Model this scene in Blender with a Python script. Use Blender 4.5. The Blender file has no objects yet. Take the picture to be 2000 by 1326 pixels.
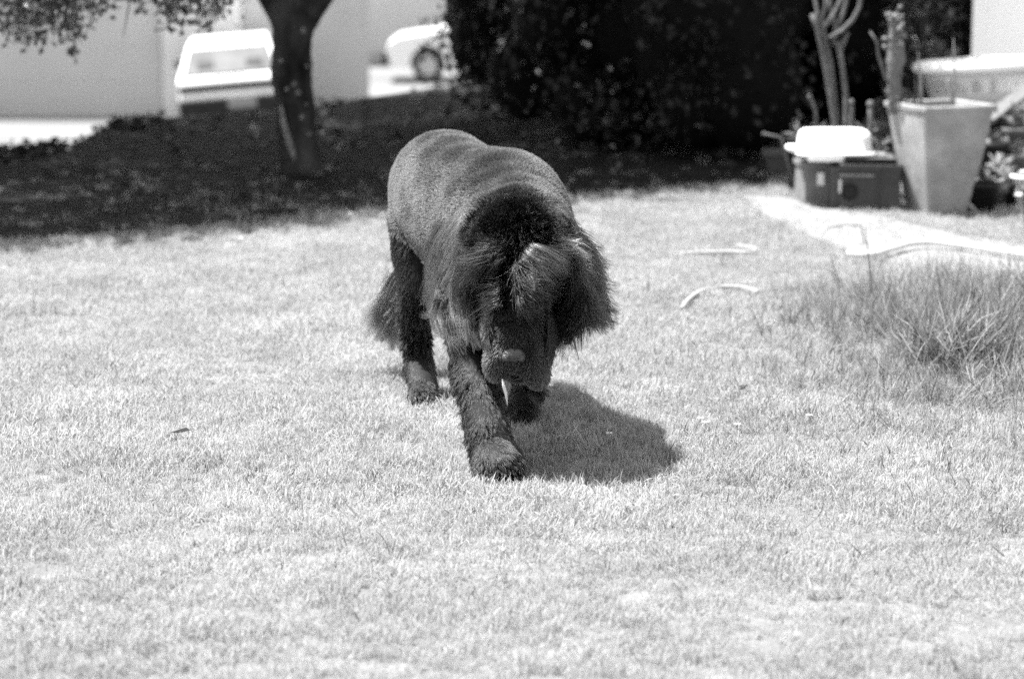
import bpy, bmesh, math, random
import numpy as np
from mathutils import Vector, Matrix, Euler, noise
from mathutils.bvhtree import BVHTree
from mathutils.kdtree import KDTree

rng = np.random.default_rng(7)
random.seed(7)
sc = bpy.context.scene
C = sc.collection
R = math.radians

# ------------------------------------------------------------------ camera
CAM_H = 1.335
PITCH = R(10.357)
FPX = 4722.0
cam_data = bpy.data.cameras.new('camera')
cam_data.lens = 85
cam_data.sensor_width = 36
cam_data.clip_start = 0.1
cam_data.clip_end = 1500
cam_data.dof.use_dof = True
cam_data.dof.focus_distance = 5.75
cam_data.dof.aperture_fstop = 3.0
cam_data.dof.aperture_blades = 0
cam = bpy.data.objects.new('camera', cam_data)
C.objects.link(cam)
cam.location = (0, 0, CAM_H)
cam.rotation_euler = (R(90) - PITCH, 0, 0)
sc.camera = cam

# ------------------------------------------------------------------ light
TRAVEL = Vector((0.365, -0.105, -0.87)).normalized()     # the way the sunlight goes
TO_SUN = -TRAVEL
SUN_EL = math.asin(TO_SUN.z)
world = bpy.data.worlds.new('World')
sc.world = world
world.use_nodes = True
wn = world.node_tree
wn.nodes.clear()
sky = wn.nodes.new('ShaderNodeTexSky')
sky.sky_type = 'NISHITA'
sky.sun_disc = False
sky.sun_elevation = SUN_EL
sky.sun_rotation = math.atan2(TO_SUN.x, TO_SUN.y)
bw = wn.nodes.new('ShaderNodeRGBToBW')
bg = wn.nodes.new('ShaderNodeBackground')
bg.inputs['Strength'].default_value = 0.118
wo = wn.nodes.new('ShaderNodeOutputWorld')
wn.links.new(sky.outputs[0], bw.inputs[0])
wn.links.new(bw.outputs[0], bg.inputs['Color'])
wn.links.new(bg.outputs[0], wo.inputs['Surface'])

sl = bpy.data.lights.new('sun', 'SUN')
sl.energy = 4.6
sl.angle = R(0.5)
sl.color = (1, 1, 1)
so = bpy.data.objects.new('sun', sl)
C.objects.link(so)
so.location = (-10, 2, 18)
so.rotation_euler = TRAVEL.to_track_quat('-Z', 'Y').to_euler()

sc.view_settings.view_transform = 'Standard'
sc.view_settings.look = 'None'
sc.view_settings.exposure = 2.0
sc.view_settings.gamma = 1
sc.view_settings.use_curve_mapping = False
sc.render.engine = 'CYCLES'
sc.cycles.use_denoising = False
sc.cycles.use_adaptive_sampling = True
sc.cycles.adaptive_threshold = 0.02
sc.cycles.max_bounces = 6
sc.cycles.diffuse_bounces = 3
sc.cycles.glossy_bounces = 2
sc.cycles.transmission_bounces = 4
sc.cycles.transparent_max_bounces = 4
sc.cycles.sample_clamp_indirect = 6
sc.render.film_transparent = False
try:
    sc.cycles_curves.shape = 'RIBBONS'
except Exception:
    pass

# ------------------------------------------------------------------ helpers
def W(px, py, Y):
    """point of the place seen at photo pixel (px, py) when it stands Y metres out"""
    u = (px - 1000) / FPX
    v = (663 - py) / FPX
    dy = math.cos(PITCH) + v * math.sin(PITCH)
    dz = v * math.cos(PITCH) - math.sin(PITCH)
    return Vector((u * Y / dy, Y, CAM_H + dz * Y / dy))

def G(px, py, z=0.0):
    """point on the level z under photo pixel (px, py)"""
    v = (663 - py) / FPX
    dy = math.cos(PITCH) + v * math.sin(PITCH)
    dz = v * math.cos(PITCH) - math.sin(PITCH)
    Y = (z - CAM_H) * dy / dz
    return Vector(((px - 1000) / FPX * Y / dy, Y, z))

def mat(name, val=0.5, rough=0.8, spec=0.3, noise_scale=0, noise_amt=0.0, bump=0.0, bump_scale=60,
        detail=6, world=False, metallic=0.0, coat=0.0, transl=0.0, rand=0.0, stretch=None, sheen=0.0, attr=None):
    m = bpy.data.materials.new(name)
    m.use_nodes = True
    nt = m.node_tree
    nt.nodes.clear()
    N = nt.nodes.new; L = nt.links.new
    out = N('ShaderNodeOutputMaterial')
    b = N('ShaderNodeBsdfPrincipled')
    b.inputs['Roughness'].default_value = rough
    b.inputs['Specular IOR Level'].default_value = spec
    b.inputs['Metallic'].default_value = metallic
    b.inputs['Coat Weight'].default_value = coat
    b.inputs['Sheen Weight'].default_value = sheen
    b.inputs['Base Color'].default_value = (val, val, val, 1)
    cur = None
    tc = N('ShaderNodeTexCoord')
    src = tc.outputs['Object']
    if world:
        gp = N('ShaderNodeNewGeometry'); src = gp.outputs['Position']
    if stretch:
        mp = N('ShaderNodeMapping'); mp.inputs['Scale'].default_value = stretch
        L(src, mp.inputs['Vector']); src = mp.outputs[0]
    if noise_scale:
        n = N('ShaderNodeTexNoise')
        n.inputs['Scale'].default_value = noise_scale
        n.inputs['Detail'].default_value = detail
        n.inputs['Roughness'].default_value = 0.65
        L(src, n.inputs['Vector'])
        mr = N('ShaderNodeMapRange')
        mr.inputs['From Min'].default_value = 0.3
        mr.inputs['From Max'].default_value = 0.7
        mr.inputs['To Min'].default_value = max(0.0, 1 - noise_amt)
        mr.inputs['To Max'].default_value = 1 + noise_amt
        L(n.outputs['Fac'], mr.inputs['Value'])
        mu = N('ShaderNodeMath'); mu.operation = 'MULTIPLY'; mu.inputs[1].default_value = val
        L(mr.outputs[0], mu.inputs[0]); cur = mu.outputs[0]
    if rand:
        oi = N('ShaderNodeObjectInfo')
        mr = N('ShaderNodeMapRange')
        mr.inputs['To Min'].default_value = 1 - rand
        mr.inputs['To Max'].default_value = 1 + rand
        L(oi.outputs['Random'], mr.inputs['Value'])
        mu = N('ShaderNodeMath'); mu.operation = 'MULTIPLY'
        L(mr.outputs[0], mu.inputs[0])
        if cur: L(cur, mu.inputs[1])
        else: mu.inputs[1].default_value = val
        cur = mu.outputs[0]
    if attr:
        at = N('ShaderNodeAttribute'); at.attribute_name = attr
        mu = N('ShaderNodeMath'); mu.operation = 'MULTIPLY'
        L(at.outputs['Fac'], mu.inputs[0])
        if cur: L(cur, mu.inputs[1])
        else: mu.inputs[1].default_value = val
        cur = mu.outputs[0]
    if cur:
        L(cur, b.inputs['Base Color'])
    if bump:
        n2 = N('ShaderNodeTexNoise'); n2.inputs['Scale'].default_value = bump_scale
        n2.inputs['Detail'].default_value = 8
        L(src, n2.inputs['Vector'])
        bp = N('ShaderNodeBump'); bp.inputs['Strength'].default_value = bump
        bp.inputs['Distance'].default_value = 0.02
        L(n2.outputs['Fac'], bp.inputs['Height'])
        L(bp.outputs[0], b.inputs['Normal'])
    if transl:
        tr = N('ShaderNodeBsdfTranslucent')
        if cur: L(cur, tr.inputs['Color'])
        else: tr.inputs['Color'].default_value = (val, val, val, 1)
        mx = N('ShaderNodeMixShader'); mx.inputs[0].default_value = transl
        L(b.outputs[0], mx.inputs[1]); L(tr.outputs[0], mx.inputs[2]); L(mx.outputs[0], out.inputs[0])
    else:
        L(b.outputs[0], out.inputs[0])
    return m

def tag(o, label=None, cat=None, group=None, kind=None):
    if label: o['label'] = label
    if cat: o['category'] = cat
    if group: o['group'] = group
    if kind: o['kind'] = kind
    return o

def empty(name, loc=(0, 0, 0), rz=0, label=None, cat=None, group=None):
    o = bpy.data.objects.new(name, None)
    C.objects.link(o)
    o.empty_display_size = 0.1
    o.location = loc
    o.rotation_euler = (0, 0, rz)
    return tag(o, label, cat, group)

def mesh_obj(name, verts, faces, m, parent=None, smooth=False, attr=None):
    me = bpy.data.meshes.new(name)
    me.from_pydata([tuple(v) for v in verts], [], [tuple(f) for f in faces])
    if smooth:
        me.polygons.foreach_set('use_smooth', [True] * len(me.polygons))
    if attr is not None:
        a = me.attributes.new('shade', 'FLOAT', 'POINT')
        a.data.foreach_set('value', np.asarray(attr, dtype=np.float32))
    if m: me.materials.append(m)
    me.update()
    o = bpy.data.objects.new(name, me)
    C.objects.link(o)
    if parent: o.parent = parent
    return o

class MB:
    """collects shapes and links them as one mesh"""
    def __init__(s):
        s.v = []; s.f = []; s.s = []
    def add(s, vs, fs):
        k = len(s.v)
        s.v += [tuple(v) for v in vs]
        s.f += [tuple(i + k for i in f) for f in fs]
    def box(s, c, d, rz=0, bev=0.0, rx=0, ry=0):
        bm = bmesh.new()
        bmesh.ops.create_cube(bm, size=1)
        for v in bm.verts:
            v.co = Vector((v.co.x * d[0], v.co.y * d[1], v.co.z * d[2]))
        if bev:
            bmesh.ops.bevel(bm, geom=list(bm.edges), offset=bev, segments=2, affect='EDGES', profile=0.5)
        M = Matrix.Translation(c) @ Euler((rx, ry, rz)).to_matrix().to_4x4()
        s.add([M @ v.co for v in bm.verts], [[v.index for v in f.verts] for f in (bm.verts.index_update(), bm.faces)[1]])
        bm.free(); return s
    def tube(s, pts, rad, n=8, cap=True, flat=1.0):
        pts = [Vector(p) for p in pts]
        if not hasattr(rad, '__len__'): rad = [rad] * len(pts)
        vs = []; fs = []
        side = None
        for i, p in enumerate(pts):
            a = pts[max(0, i - 1)]; b = pts[min(len(pts) - 1, i + 1)]
            t = (b - a)
            if t.length < 1e-9: t = Vector((0, 0, 1))
            t.normalize()
            if side is None:
                side = t.orthogonal().normalized()
            side = (side - t * side.dot(t)).normalized()
            up = t.cross(side)
            for k in range(n):
                an = 2 * math.pi * k / n
                vs.append(p + (side * math.cos(an) + up * math.sin(an) * flat) * rad[i])
        for i in range(len(pts) - 1):
            for k in range(n):
                a = i * n + k; b = i * n + (k + 1) % n
                fs.append((a, b, b + n, a + n))
        if cap:
            fs.append(tuple(range(n - 1, -1, -1)))
            fs.append(tuple(range((len(pts) - 1) * n, len(pts) * n)))
        s.add(vs, fs); return s
    def ball(s, c, r, seg=16, ring=10, M=None):
        r = r if hasattr(r, '__len__') else (r, r, r)
        vs = []; fs = []
        M = M or Matrix.Identity(3)
        for i in range(ring + 1):
            th = math.pi * i / ring
            for k in range(seg):
                ph = 2 * math.pi * k / seg
                q = Vector((r[0] * math.sin(th) * math.cos(ph), r[1] * math.sin(th) * math.sin(ph), r[2] * math.cos(th)))
                vs.append(Vector(c) + M @ q)
        for i in range(ring):
            for k in range(seg):
                a = i * seg + k; b = i * seg + (k + 1) % seg
                fs.append((a, a + seg, b + seg, b))
        s.add(vs, fs); return s
    def lathe(s, prof, c=(0, 0, 0), n=32, sx=1, sy=1):
        vs = []; fs = []
        for (r, z) in prof:
            for k in range(n):
                an = 2 * math.pi * k / n
                vs.append((c[0] + r * math.cos(an) * sx, c[1] + r * math.sin(an) * sy, c[2] + z))
        for i in range(len(prof) - 1):
            for k in range(n):
                a = i * n + k; b = i * n + (k + 1) % n
                fs.append((a, b, b + n, a + n))
        s.add(vs, fs); return s
    def build(s, name, m, parent=None, smooth=False):
        return mesh_obj(name, s.v, s.f, m, parent, smooth)

def leaf_mesh(pos, nrm, size, aspect=1.8, seed=0, shade=None):
    """diamond leaves with a fold: numpy arrays pos (n,3), nrm (n,3), size (n)"""
    r = np.random.default_rng(seed)
    n = len(pos)
    nrm = nrm / (np.linalg.norm(nrm, axis=1, keepdims=True) + 1e-9)
    t = r.normal(size=(n, 3))
    t -= nrm * np.sum(t * nrm, axis=1, keepdims=True)
    t /= np.linalg.norm(t, axis=1, keepdims=True) + 1e-9
    b = np.cross(nrm, t)
    L = (size * 0.5)[:, None]; Wd = L / aspect
    fold = nrm * (L * 0.25)
    v0 = pos - t * L
    v1 = pos + b * Wd + fold - t * L * 0.1
    v2 = pos + t * L
    v3 = pos - b * Wd + fold - t * L * 0.1
    v = np.stack([v0, v1, v2, v3], axis=1).reshape(-1, 3)
    i = np.arange(n) * 4
    f = np.concatenate([np.stack([i, i + 1, i + 2], 1), np.stack([i, i + 2, i + 3], 1)])
    return v, f, (np.repeat(shade, 4) if shade is not None else None)

def np_mesh(name, v, f, m, parent=None, shade=None):
    me = bpy.data.meshes.new(name)
    nf = len(f); k = f.shape[1]
    me.vertices.add(len(v)); me.vertices.foreach_set('co', np.ascontiguousarray(v, dtype=np.float32).ravel())
    me.loops.add(nf * k); me.loops.foreach_set('vertex_index', np.ascontiguousarray(f, dtype=np.int32).ravel())
    me.polygons.add(nf)
    me.polygons.foreach_set('loop_start', np.arange(0, nf * k, k, dtype=np.int32))
    me.polygons.foreach_set('loop_total', np.full(nf, k, dtype=np.int32))
    if shade is not None:
        a = me.attributes.new('shade', 'FLOAT', 'POINT')
        a.data.foreach_set('value', np.asarray(shade, dtype=np.float32))
    me.materials.append(m)
    me.update(calc_edges=True)
    o = bpy.data.objects.new(name, me)
    C.objects.link(o)
    if parent: o.parent = parent
    return o

# ------------------------------------------------------------------ materials
M_soil = mat('lawn_soil', 0.135, 0.95, 0.1, 14, 0.35, bump=0.5, bump_scale=50)
M_shaded_mould = mat('shaded_leaf_mould', 0.013, 0.95, 0.1, 4, 0.6, bump=0.6, bump_scale=40)
M_street = mat('pale_street', 0.15, 0.9, 0.2, 0.5, 0.40, stretch=(0.25, 1.6, 1))
M_bank = mat('bank_soil', 0.07, 0.95, 0.1, 5, 0.5)
M_grass = mat('grass_blade', 0.445, 0.6, 0.2, 2.6, 0.20, world=True, transl=0.55, rand=0.10, attr='shade', detail=5)
M_sand = mat('worn_sand', 0.18, 0.95, 0.1, 7, 0.14, bump=0.3, bump_scale=40)
M_wall_grey = mat('grey_render', 0.42, 0.9, 0.15, 1.5, 0.05, bump=0.1)
M_wall_light = mat('light_render', 0.55, 0.9, 0.15, 1.5, 0.05, bump=0.1)
M_wall_white = mat('white_render', 0.82, 0.9, 0.15, 2.0, 0.03, bump=0.1)
M_door_grey = mat('garage_door_paint', 0.40, 0.5, 0.3, 1.2, 0.05)
M_roof = mat('roof_tile', 0.18, 0.8, 0.2, 6, 0.3)
M_white = mat('white_paint', 0.8, 0.35, 0.5, 3, 0.04, coat=0.3)
M_bath_shaded = mat('shaded_enamel', 0.54, 0.3, 0.5, 5, 0.07)  # bowl greyer than the rim: its shade is put into the colour
M_plastic = mat('white_plastic', 0.85, 0.4, 0.4)
M_black = mat('black_plastic', 0.009, 0.6, 0.25, 20, 0.3)
M_glass = mat('car_glass', 0.13, 0.35, 0.4, 1.8, 0.5)
M_lamp = mat('lamp_glass', 0.03, 0.4, 0.3)
M_plate = mat('number_plate', 0.20, 0.4, 0.3)
M_rubber = mat('tyre_rubber', 0.05, 0.85, 0.2, 20, 0.3)
M_rim = mat('wheel_metal', 0.5, 0.4, 0.5, metallic=0.4)
M_bark = mat('bark', 0.032, 0.95, 0.1, 7, 0.95, bump=1.0, bump_scale=30, stretch=(1, 1, 0.35))
M_leaf_dark = mat('tree_leaf', 0.05, 0.4, 0.5, 3, 0.4, transl=0.25, attr='shade')
M_leaf_shrub = mat('evergreen_leaf', 0.012, 0.5, 0.22, 3, 0.6, transl=0.08, attr='shade')
M_leaf_pale = mat('pale_shrub_leaf', 0.10, 0.5, 0.3, 3, 0.4, transl=0.2, attr='shade')
M_succ = mat('succulent_skin', 0.11, 0.55, 0.3, 25, 0.35, bump=0.3)
M_stem = mat('pale_stem', 0.10, 0.8, 0.2, 25, 0.35, bump=0.4)
M_dry = mat('dry_stalk', 0.22, 0.8, 0.2, 30, 0.3)
M_pot = mat('glazed_planter', 0.25, 0.6, 0.3, 7, 0.32, bump=0.1)
M_crate = mat('dark_crate_plastic', 0.035, 0.6, 0.3, 12, 0.3)
M_card = mat('pale_cardboard', 0.16, 0.9, 0.1, 16, 0.35)
M_tray = mat('grey_tray_plastic', 0.07, 0.7, 0.3, 12, 0.2)
M_wood = mat('weathered_board', 0.12, 0.9, 0.1, 12, 0.25, stretch=(1, 6, 6))
M_wire = mat('white_wire', 0.7, 0.4, 0.4)
M_hose = mat('pale_hose', 0.6, 0.5, 0.3, 30, 0.08)
M_hose_old = mat('weathered_hose', 0.26, 0.7, 0.2, 30, 0.2)
M_cable = mat('dark_wire', 0.14, 0.6, 0.3)
M_litter = mat('dry_leaf', 0.045, 0.9, 0.1, transl=0.2, attr='shade')
M_petal = mat('white_petal', 0.85, 0.7, 0.2)
M_skin = mat('dog_skin', 0.008, 0.8, 0.2, 30, 0.2)
M_nose = mat('nose_leather', 0.045, 0.5, 0.6, 60, 0.3, bump=0.5, bump_scale=140)
M_eye = mat('eye_gloss', 0.01, 0.08, 0.8)
M_drool = mat('drool', 0.7, 0.1, 0.8, transl=0.4)
M_claw = mat('claw', 0.03, 0.4, 0.5)

def hair_mat(name, lo, hi, rough=0.45, spec=0.5, nscale=7, ior=1.55):
    m = bpy.data.materials.new(name); m.use_nodes = True
    nt = m.node_tree; nt.nodes.clear(); N = nt.nodes.new; L = nt.links.new
    out = N('ShaderNodeOutputMaterial')
    ci = N('ShaderNodeHairInfo')
    tc = N('ShaderNodeTexCoord')
    n = N('ShaderNodeTexNoise'); n.inputs['Scale'].default_value = nscale; n.inputs['Detail'].default_value = 4
    L(tc.outputs['Object'], n.inputs['Vector'])
    a = N('ShaderNodeMath'); a.operation = 'ADD'
    mr0 = N('ShaderNodeMapRange'); mr0.inputs['From Min'].default_value = .3; mr0.inputs['From Max'].default_value = .7
    mr0.inputs['To Min'].default_value = -0.35; mr0.inputs['To Max'].default_value = 0.35
    L(n.outputs['Fac'], mr0.inputs['Value'])
    L(ci.outputs['Random'], a.inputs[0]); L(mr0.outputs[0], a.inputs[1])
    mr = N('ShaderNodeMapRange'); mr.inputs['To Min'].default_value = lo; mr.inputs['To Max'].default_value = hi
    L(a.outputs[0], mr.inputs['Value'])
    b = N('ShaderNodeBsdfHairPrincipled')
    b.parametrization = 'COLOR'
    b.inputs['Roughness'].default_value = rough
    b.inputs['Radial Roughness'].default_value = min(1, rough + .15)
    b.inputs['Random Roughness'].default_value = .3
    b.inputs['IOR'].default_value = ior
    L(mr.outputs[0], b.inputs['Color'])
    L(b.outputs[0], out.inputs[0])
    return m
M_coat = hair_mat('clipped_coat_hair', 0.0042, 0.0125, 0.5, 0.25, 9)
M_ruff_lit = hair_mat('lit_ruff_hair', 0.02, 0.075, 0.34, 0.5, 12)  # lighter hair colour, sunlight painted into the lit locks
M_dark = hair_mat('dark_hair', 0.0005, 0.002, 0.32, 0.4, 12, 1.36)
M_leg = hair_mat('leg_hair', 0.0007, 0.004, 0.35, 0.45, 22, 1.38)
M_tail_lit = hair_mat('lit_tail_hair', 0.03, 0.10, 0.38, 0.5, 12)  # brightened colour stands in for sunlit strands of the plume
M_muz = hair_mat('muzzle_fur', 0.003, 0.013, 0.40, 0.5, 12)
M_mid = hair_mat('middle_hair', 0.002, 0.009, 0.32, 0.5, 12, 1.42)

# ------------------------------------------------------------------ the ground, the street, the bank
def lawn_height(x, y):
    return 0.0
EDGE = [(-9, 9.5), (-4.2, 12.2), (-2.85, 13.0), (-2.42, 13.3), (-2.40, 14.7), (-1.5, 15.4), (-0.515, 17.4), (2.0, 20), (9, 24)]
top = [(-9, -3)] + EDGE + [(14, 24), (14, -3)]
bm = bmesh.new()
tv = [bm.verts.new((x, y, 0)) for x, y in top]
bm.faces.new(tv[::-1])
bmesh.ops.triangulate(bm, faces=list(bm.faces))
me = bpy.data.meshes.new('lawn'); bm.to_mesh(me); bm.free(); me.materials.append(M_soil)
lawn = bpy.data.objects.new('lawn', me); C.objects.link(lawn); tag(lawn, kind='structure')
# bank: the lawn's edge falls away to the street below
bv = []; bf = []
nT = len(top)
cx, cy = 2.0, 9.0
for (x, y) in top: bv.append((x, y, -0.002))
for (x, y) in top:
    dx, dy = x - cx, y - cy; l = math.hypot(dx, dy)
    bv.append((x + dx / l * 0.5, y + dy / l * 0.5, -2.33))
for i in range(nT):
    j = (i + 1) % nT
    bf.append((i, j, nT + j, nT + i))
tag(mesh_obj('bank', bv, bf, M_bank), kind='structure')
tag(mesh_obj('street', [(-300, -200, -2.3), (300, -200, -2.3), (300, 500, -2.3), (-300, 500, -2.3)], [(0, 1, 2, 3)], M_street), kind='structure')

# leaf mould under tree and shrubs, their shade painted into its dark colour
shaded_mould = [(-9, 8.4), (-3, 8.85), (-1.95, 9.3), (-1.0, 9.95), (-0.58, 10.4), (0.3, 10.85), (1.2, 11.35), (1.9, 11.9), (4, 12.3), (9, 12.5), (9, 23.9), (2, 19.9), (-0.52, 17.3), (-1.5, 15.3), (-2.38, 14.6), (-2.40, 13.25), (-2.85, 12.95), (-4.2, 12.1)]
bm = bmesh.new(); vs = [bm.verts.new((x, y, 0.004)) for x, y in shaded_mould]; bm.faces.new(vs)
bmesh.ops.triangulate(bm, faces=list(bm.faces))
me = bpy.data.meshes.new('shaded_leaf_mould'); bm.to_mesh(me); bm.free(); me.materials.append(M_shaded_mould)
mo_ = bpy.data.objects.new('shaded_leaf_mould', me); C.objects.link(mo_); tag(mo_, kind='structure')

# worn sandy strip in the lawn, right
strip_px = [(1440, 384), (1520, 388), (1640, 408), (1760, 436), (1870, 462), (2060, 492), (2060, 540), (1900, 528), (1780, 528), (1660, 494), (1560, 455), (1490, 420)]
strip = [G(x, y) for x, y in strip_px]
bm = bmesh.new(); vs = [bm.verts.new((p.x, p.y, 0.008)) for p in strip]; bm.faces.new(vs)
bmesh.ops.triangulate(bm, faces=list(bm.faces))
me = bpy.data.meshes.new('sandy_path'); bm.to_mesh(me); bm.free(); me.materials.append(M_sand)
so_ = bpy.data.objects.new('sandy_path', me); C.objects.link(so_); tag(so_, kind='structure')
def in_poly(x, y, poly):
    inside = np.zeros(len(x), bool)
    j = len(poly) - 1
    for i in range(len(poly)):
        xi, yi = poly[i]; xj, yj = poly[j]
        c = ((yi > y) != (yj > y)) & (x < (xj - xi) * (y - yi) / (yj - yi + 1e-12) + xi)
        inside ^= c
        j = i
    return inside

# ------------------------------------------------------------------ buildings
# garage block on the street: wall, door of wide panels
zs = -2.3
bld = empty('garage_building', (-8, 41, zs), 0, 'long pale garage building with wide grey door behind the parked hatchback', 'building')
def bbox(o, name, x0, x1, y0, y1, z0, z1, m, bev=0):
    p = o.location
    return MB().box(((x0 + x1) / 2 - p.x, (y0 + y1) / 2 - p.y, (z0 + z1) / 2 - p.z), (x1 - x0, y1 - y0, z1 - z0), bev=bev).build(name, m, o)
bbox(bld, 'wall', -5.85, -2.55, 40.6, 43.4, zs, zs + 3.2, M_wall_grey)
bbox(bld, 'wall', -18, -9.6, 40.6, 43.4, zs, zs + 3.2, M_wall_light)
bbox(bld, 'lintel', -9.6, -5.85, 40.6, 43.4, zs + 3.0, zs + 3.2, M_wall_light)
bbox(bld, 'pier', -5.83, -4.5, 40.52, 40.62, zs, zs + 3.15, M_wall_light)
for i in range(5):
    z0 = zs + i * 0.6
    bbox(bld, 'door_panel', -9.58, -5.87, 40.66, 40.72, z0 + 0.003, z0 + 0.598, M_door_grey)
bbox(bld, 'roof', -18.4, -2.4, 40.35, 43.6, zs + 3.2, zs + 3.4, M_roof)

b2 = empty('house', (3, 58, zs), 0, 'pale rendered house at the end of the bright driveway', 'building')
bbox(b2, 'wall', -9, 14, 54, 62, zs, zs + 5.5, M_wall_light)
bbox(b2, 'roof', -9.5, 14.5, 53.5, 62.5, zs + 5.5, zs + 5.8, M_roof)
bbox(b2, 'plinth', -8.9, 13.9, 53.9, 54, zs, zs + 0.25, M_wall_grey)

hw = W(1899, 60, 14.2)
home = empty('cottage', (hw.x, hw.y, 0), R(-32), 'bright white house corner behind the white bathtub', 'building')
MB().box((3.0, 2.5, 1.5), (6.0, 5.0, 3.0)).build('wall', M_wall_white, home)
MB().box((3.0, 2.5, 3.08), (6.7, 5.7, 0.16)).build('roof', M_roof, home)
MB().box((3.0, -0.012, 0.12), (5.98, 0.025, 0.24)).build('plinth', M_wall_grey, home)

# ------------------------------------------------------------------ cars
def car(loc, rz, label, body_m, tilt=0.0, estate=True):
    root = empty('parked_car', loc, rz, label, 'car')
    root.rotation_euler = (0, tilt, rz)
    Wd = 0.82
    # side profile (y = length, front +y), z
    prof = [(-2.17, 0.34), (-2.11, 0.62), (-2.04, 0.84), (-1.98, 0.90), (-1.62, 1.32), (-1.5, 1.39), (-0.6, 1.43), (0.25, 1.38), (0.38, 1.34),
            (1.05, 0.92), (1.9, 0.80), (2.08, 0.70), (2.12, 0.5), (2.08, 0.3), (1.72, 0.26)]
    # wheel arch points
    def arch(c):
        return [(c + 0.36 * math.cos(a), 0.31 + 0.36 * math.sin(a)) for a in [R(q) for q in (-5, 30, 60, 90, 120, 150, 185)]]
    prof = prof + arch(1.30) + [(0.85, 0.22), (-0.85, 0.22)] + arch(-1.25) + [(-1.7, 0.28)]
    def hw_(z): return Wd - max(0, z - 0.88) * 0.38 - max(0, 0.5 - z) * 0.06
    n = len(prof)
    bm = bmesh.new()
    Lv = [bm.verts.new((-hw_(z), y, z)) for y, z in prof]
    Rv = [bm.verts.new((hw_(z), y, z)) for y, z in prof]
    bm.faces.new(Lv); bm.faces.new(Rv[::-1])
    for i in range(n):
        j = (i + 1) % n
        bm.faces.new((Lv[j], Lv[i], Rv[i], Rv[j]))
    bmesh.ops.recalc_face_normals(bm, faces=list(bm.faces))
    bmesh.ops.triangulate(bm, faces=[f for f in bm.faces if len(f.verts) > 4])
    me = bpy.data.meshes.new('body'); bm.to_mesh(me); bm.free(); me.materials.append(body_m)
    o = bpy.data.objects.new('body', me); C.objects.link(o); o.parent = root
    bv_ = o.modifiers.new('b', 'BEVEL'); bv_.width = 0.035; bv_.segments = 3; bv_.limit_method = 'ANGLE'; bv_.angle_limit = R(35)
    # rear window, in the sloping tailgate between (-1.98,0.90) and (-1.62,1.32)
    def on_slope(t, off, p0=(-1.98, 0.90), p1=(-1.62, 1.32)):
        y = p0[0] + (p1[0] - p0[0]) * t; z = p0[1] + (p1[1] - p0[1]) * t
        nx, nz = -(p1[1] - p0[1]), (p1[0] - p0[0]); l = math.hypot(nx, nz)
        return y + nx / l * off, z + nz / l * off
    def quad_panel(name, t0, t1, w0, w1, off, m, p0=(-1.98, 0.90), p1=(-1.62, 1.32), th=0.012):
        vs = []
        for o_ in (off, off - th):
            for t, w in ((t0, w0), (t0, -w0), (t1, -w1), (t1, w1)):
                y, z = on_slope(t, o_, p0, p1)
                vs.append((w, y, z))
        return mesh_obj(name, vs, [(0, 1, 2, 3), (7, 6, 5, 4), (0, 4, 5, 1), (1, 5, 6, 2), (2, 6, 7, 3), (3, 7, 4, 0)], m, root)
    rw = quad_panel('rear_window', 0.06, 0.93, 0.70, 0.58, 0.008, M_glass)
    quad_panel('window_seal', 0.03, 0.96, 0.725, 0.60, 0.004, M_black)
    quad_panel('windscreen', 0.08, 0.93, -0.72, -0.60, 0.008, M_glass, (1.05, 0.92), (0.38, 1.34))
    # side windows
    for s in (-1, 1):
        for (y0, y1, y2, y3) in ((-1.55, -1.05, -1.0, -1.45), (-0.98, -0.12, -0.15, -0.95), (-0.04, 0.82, 0.33, -0.05)):
            vs = []
            for off in (0.006, -0.01):
                for y, z in ((y0, 0.93), (y1, 0.93), (y2, 1.30), (y3, 1.30)):
                    vs.append((s * (hw_(z) + off), y, z))
            mesh_obj('side_window', vs, [(0, 1, 2, 3), (7, 6, 5, 4), (0, 4, 5, 1), (1, 5, 6, 2), (2, 6, 7, 3), (3, 7, 4, 0)], M_glass, root)
        MB().box((s * 0.90, 0.62, 0.96), (0.16, 0.10, 0.12), bev=0.02).build('wing_mirror', M_black, root)
        MB().box((s * 0.61, -2.075, 0.735), (0.40, 0.07, 0.12), bev=0.01).build('tail_lamp', M_lamp, root)
        MB().box((s * 0.58, 2.09, 0.62), (0.36, 0.05, 0.13), bev=0.01).build('headlight', M_glass, root)
        for yy in (-1.25, 1.30):
            w = MB()
            prof_t = [(0.19, -0.09), (0.28, -0.095), (0.31, -0.07), (0.315, 0), (0.31, 0.07), (0.28, 0.095), (0.19, 0.09)]
            w.lathe(prof_t, n=28)
            wo_ = w.build('wheel', M_rubber, root, smooth=True)
            wo_.location = (s * 0.74, yy, 0.315); wo_.rotation_euler = (0, R(90) * s, 0)
            r = MB(); r.lathe([(0.0, 0.055), (0.05, 0.06), (0.07, 0.045), (0.16, 0.04), (0.19, 0.085), (0.192, 0.0)], n=24)
            for k in range(8):
                a = k * math.pi / 4
                r.box((0.115 * math.cos(a), 0.115 * math.sin(a), 0.048), (0.09, 0.035, 0.02), rz=a, bev=0.004)
            r.build('rim', M_rim, wo_)
    # dark trim strip between the lamps, bumpers, plate
    MB().box((0, -2.085, 0.74), (0.82, 0.06, 0.11), bev=0.008).build('trim_strip', M_black, root)
    MB().box((0, -2.13, 0.44), (1.66, 0.18, 0.29), bev=0.035).build('bumper', M_black, root)
    MB().box((0, 2.13, 0.42), (1.64, 0.16, 0.24), bev=0.035).build('bumper', M_black, root)
    pl = MB().box((0.15, -2.225, 0.50), (0.44, 0.018, 0.17), bev=0.004).build('number_plate', M_plate, root)
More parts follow.
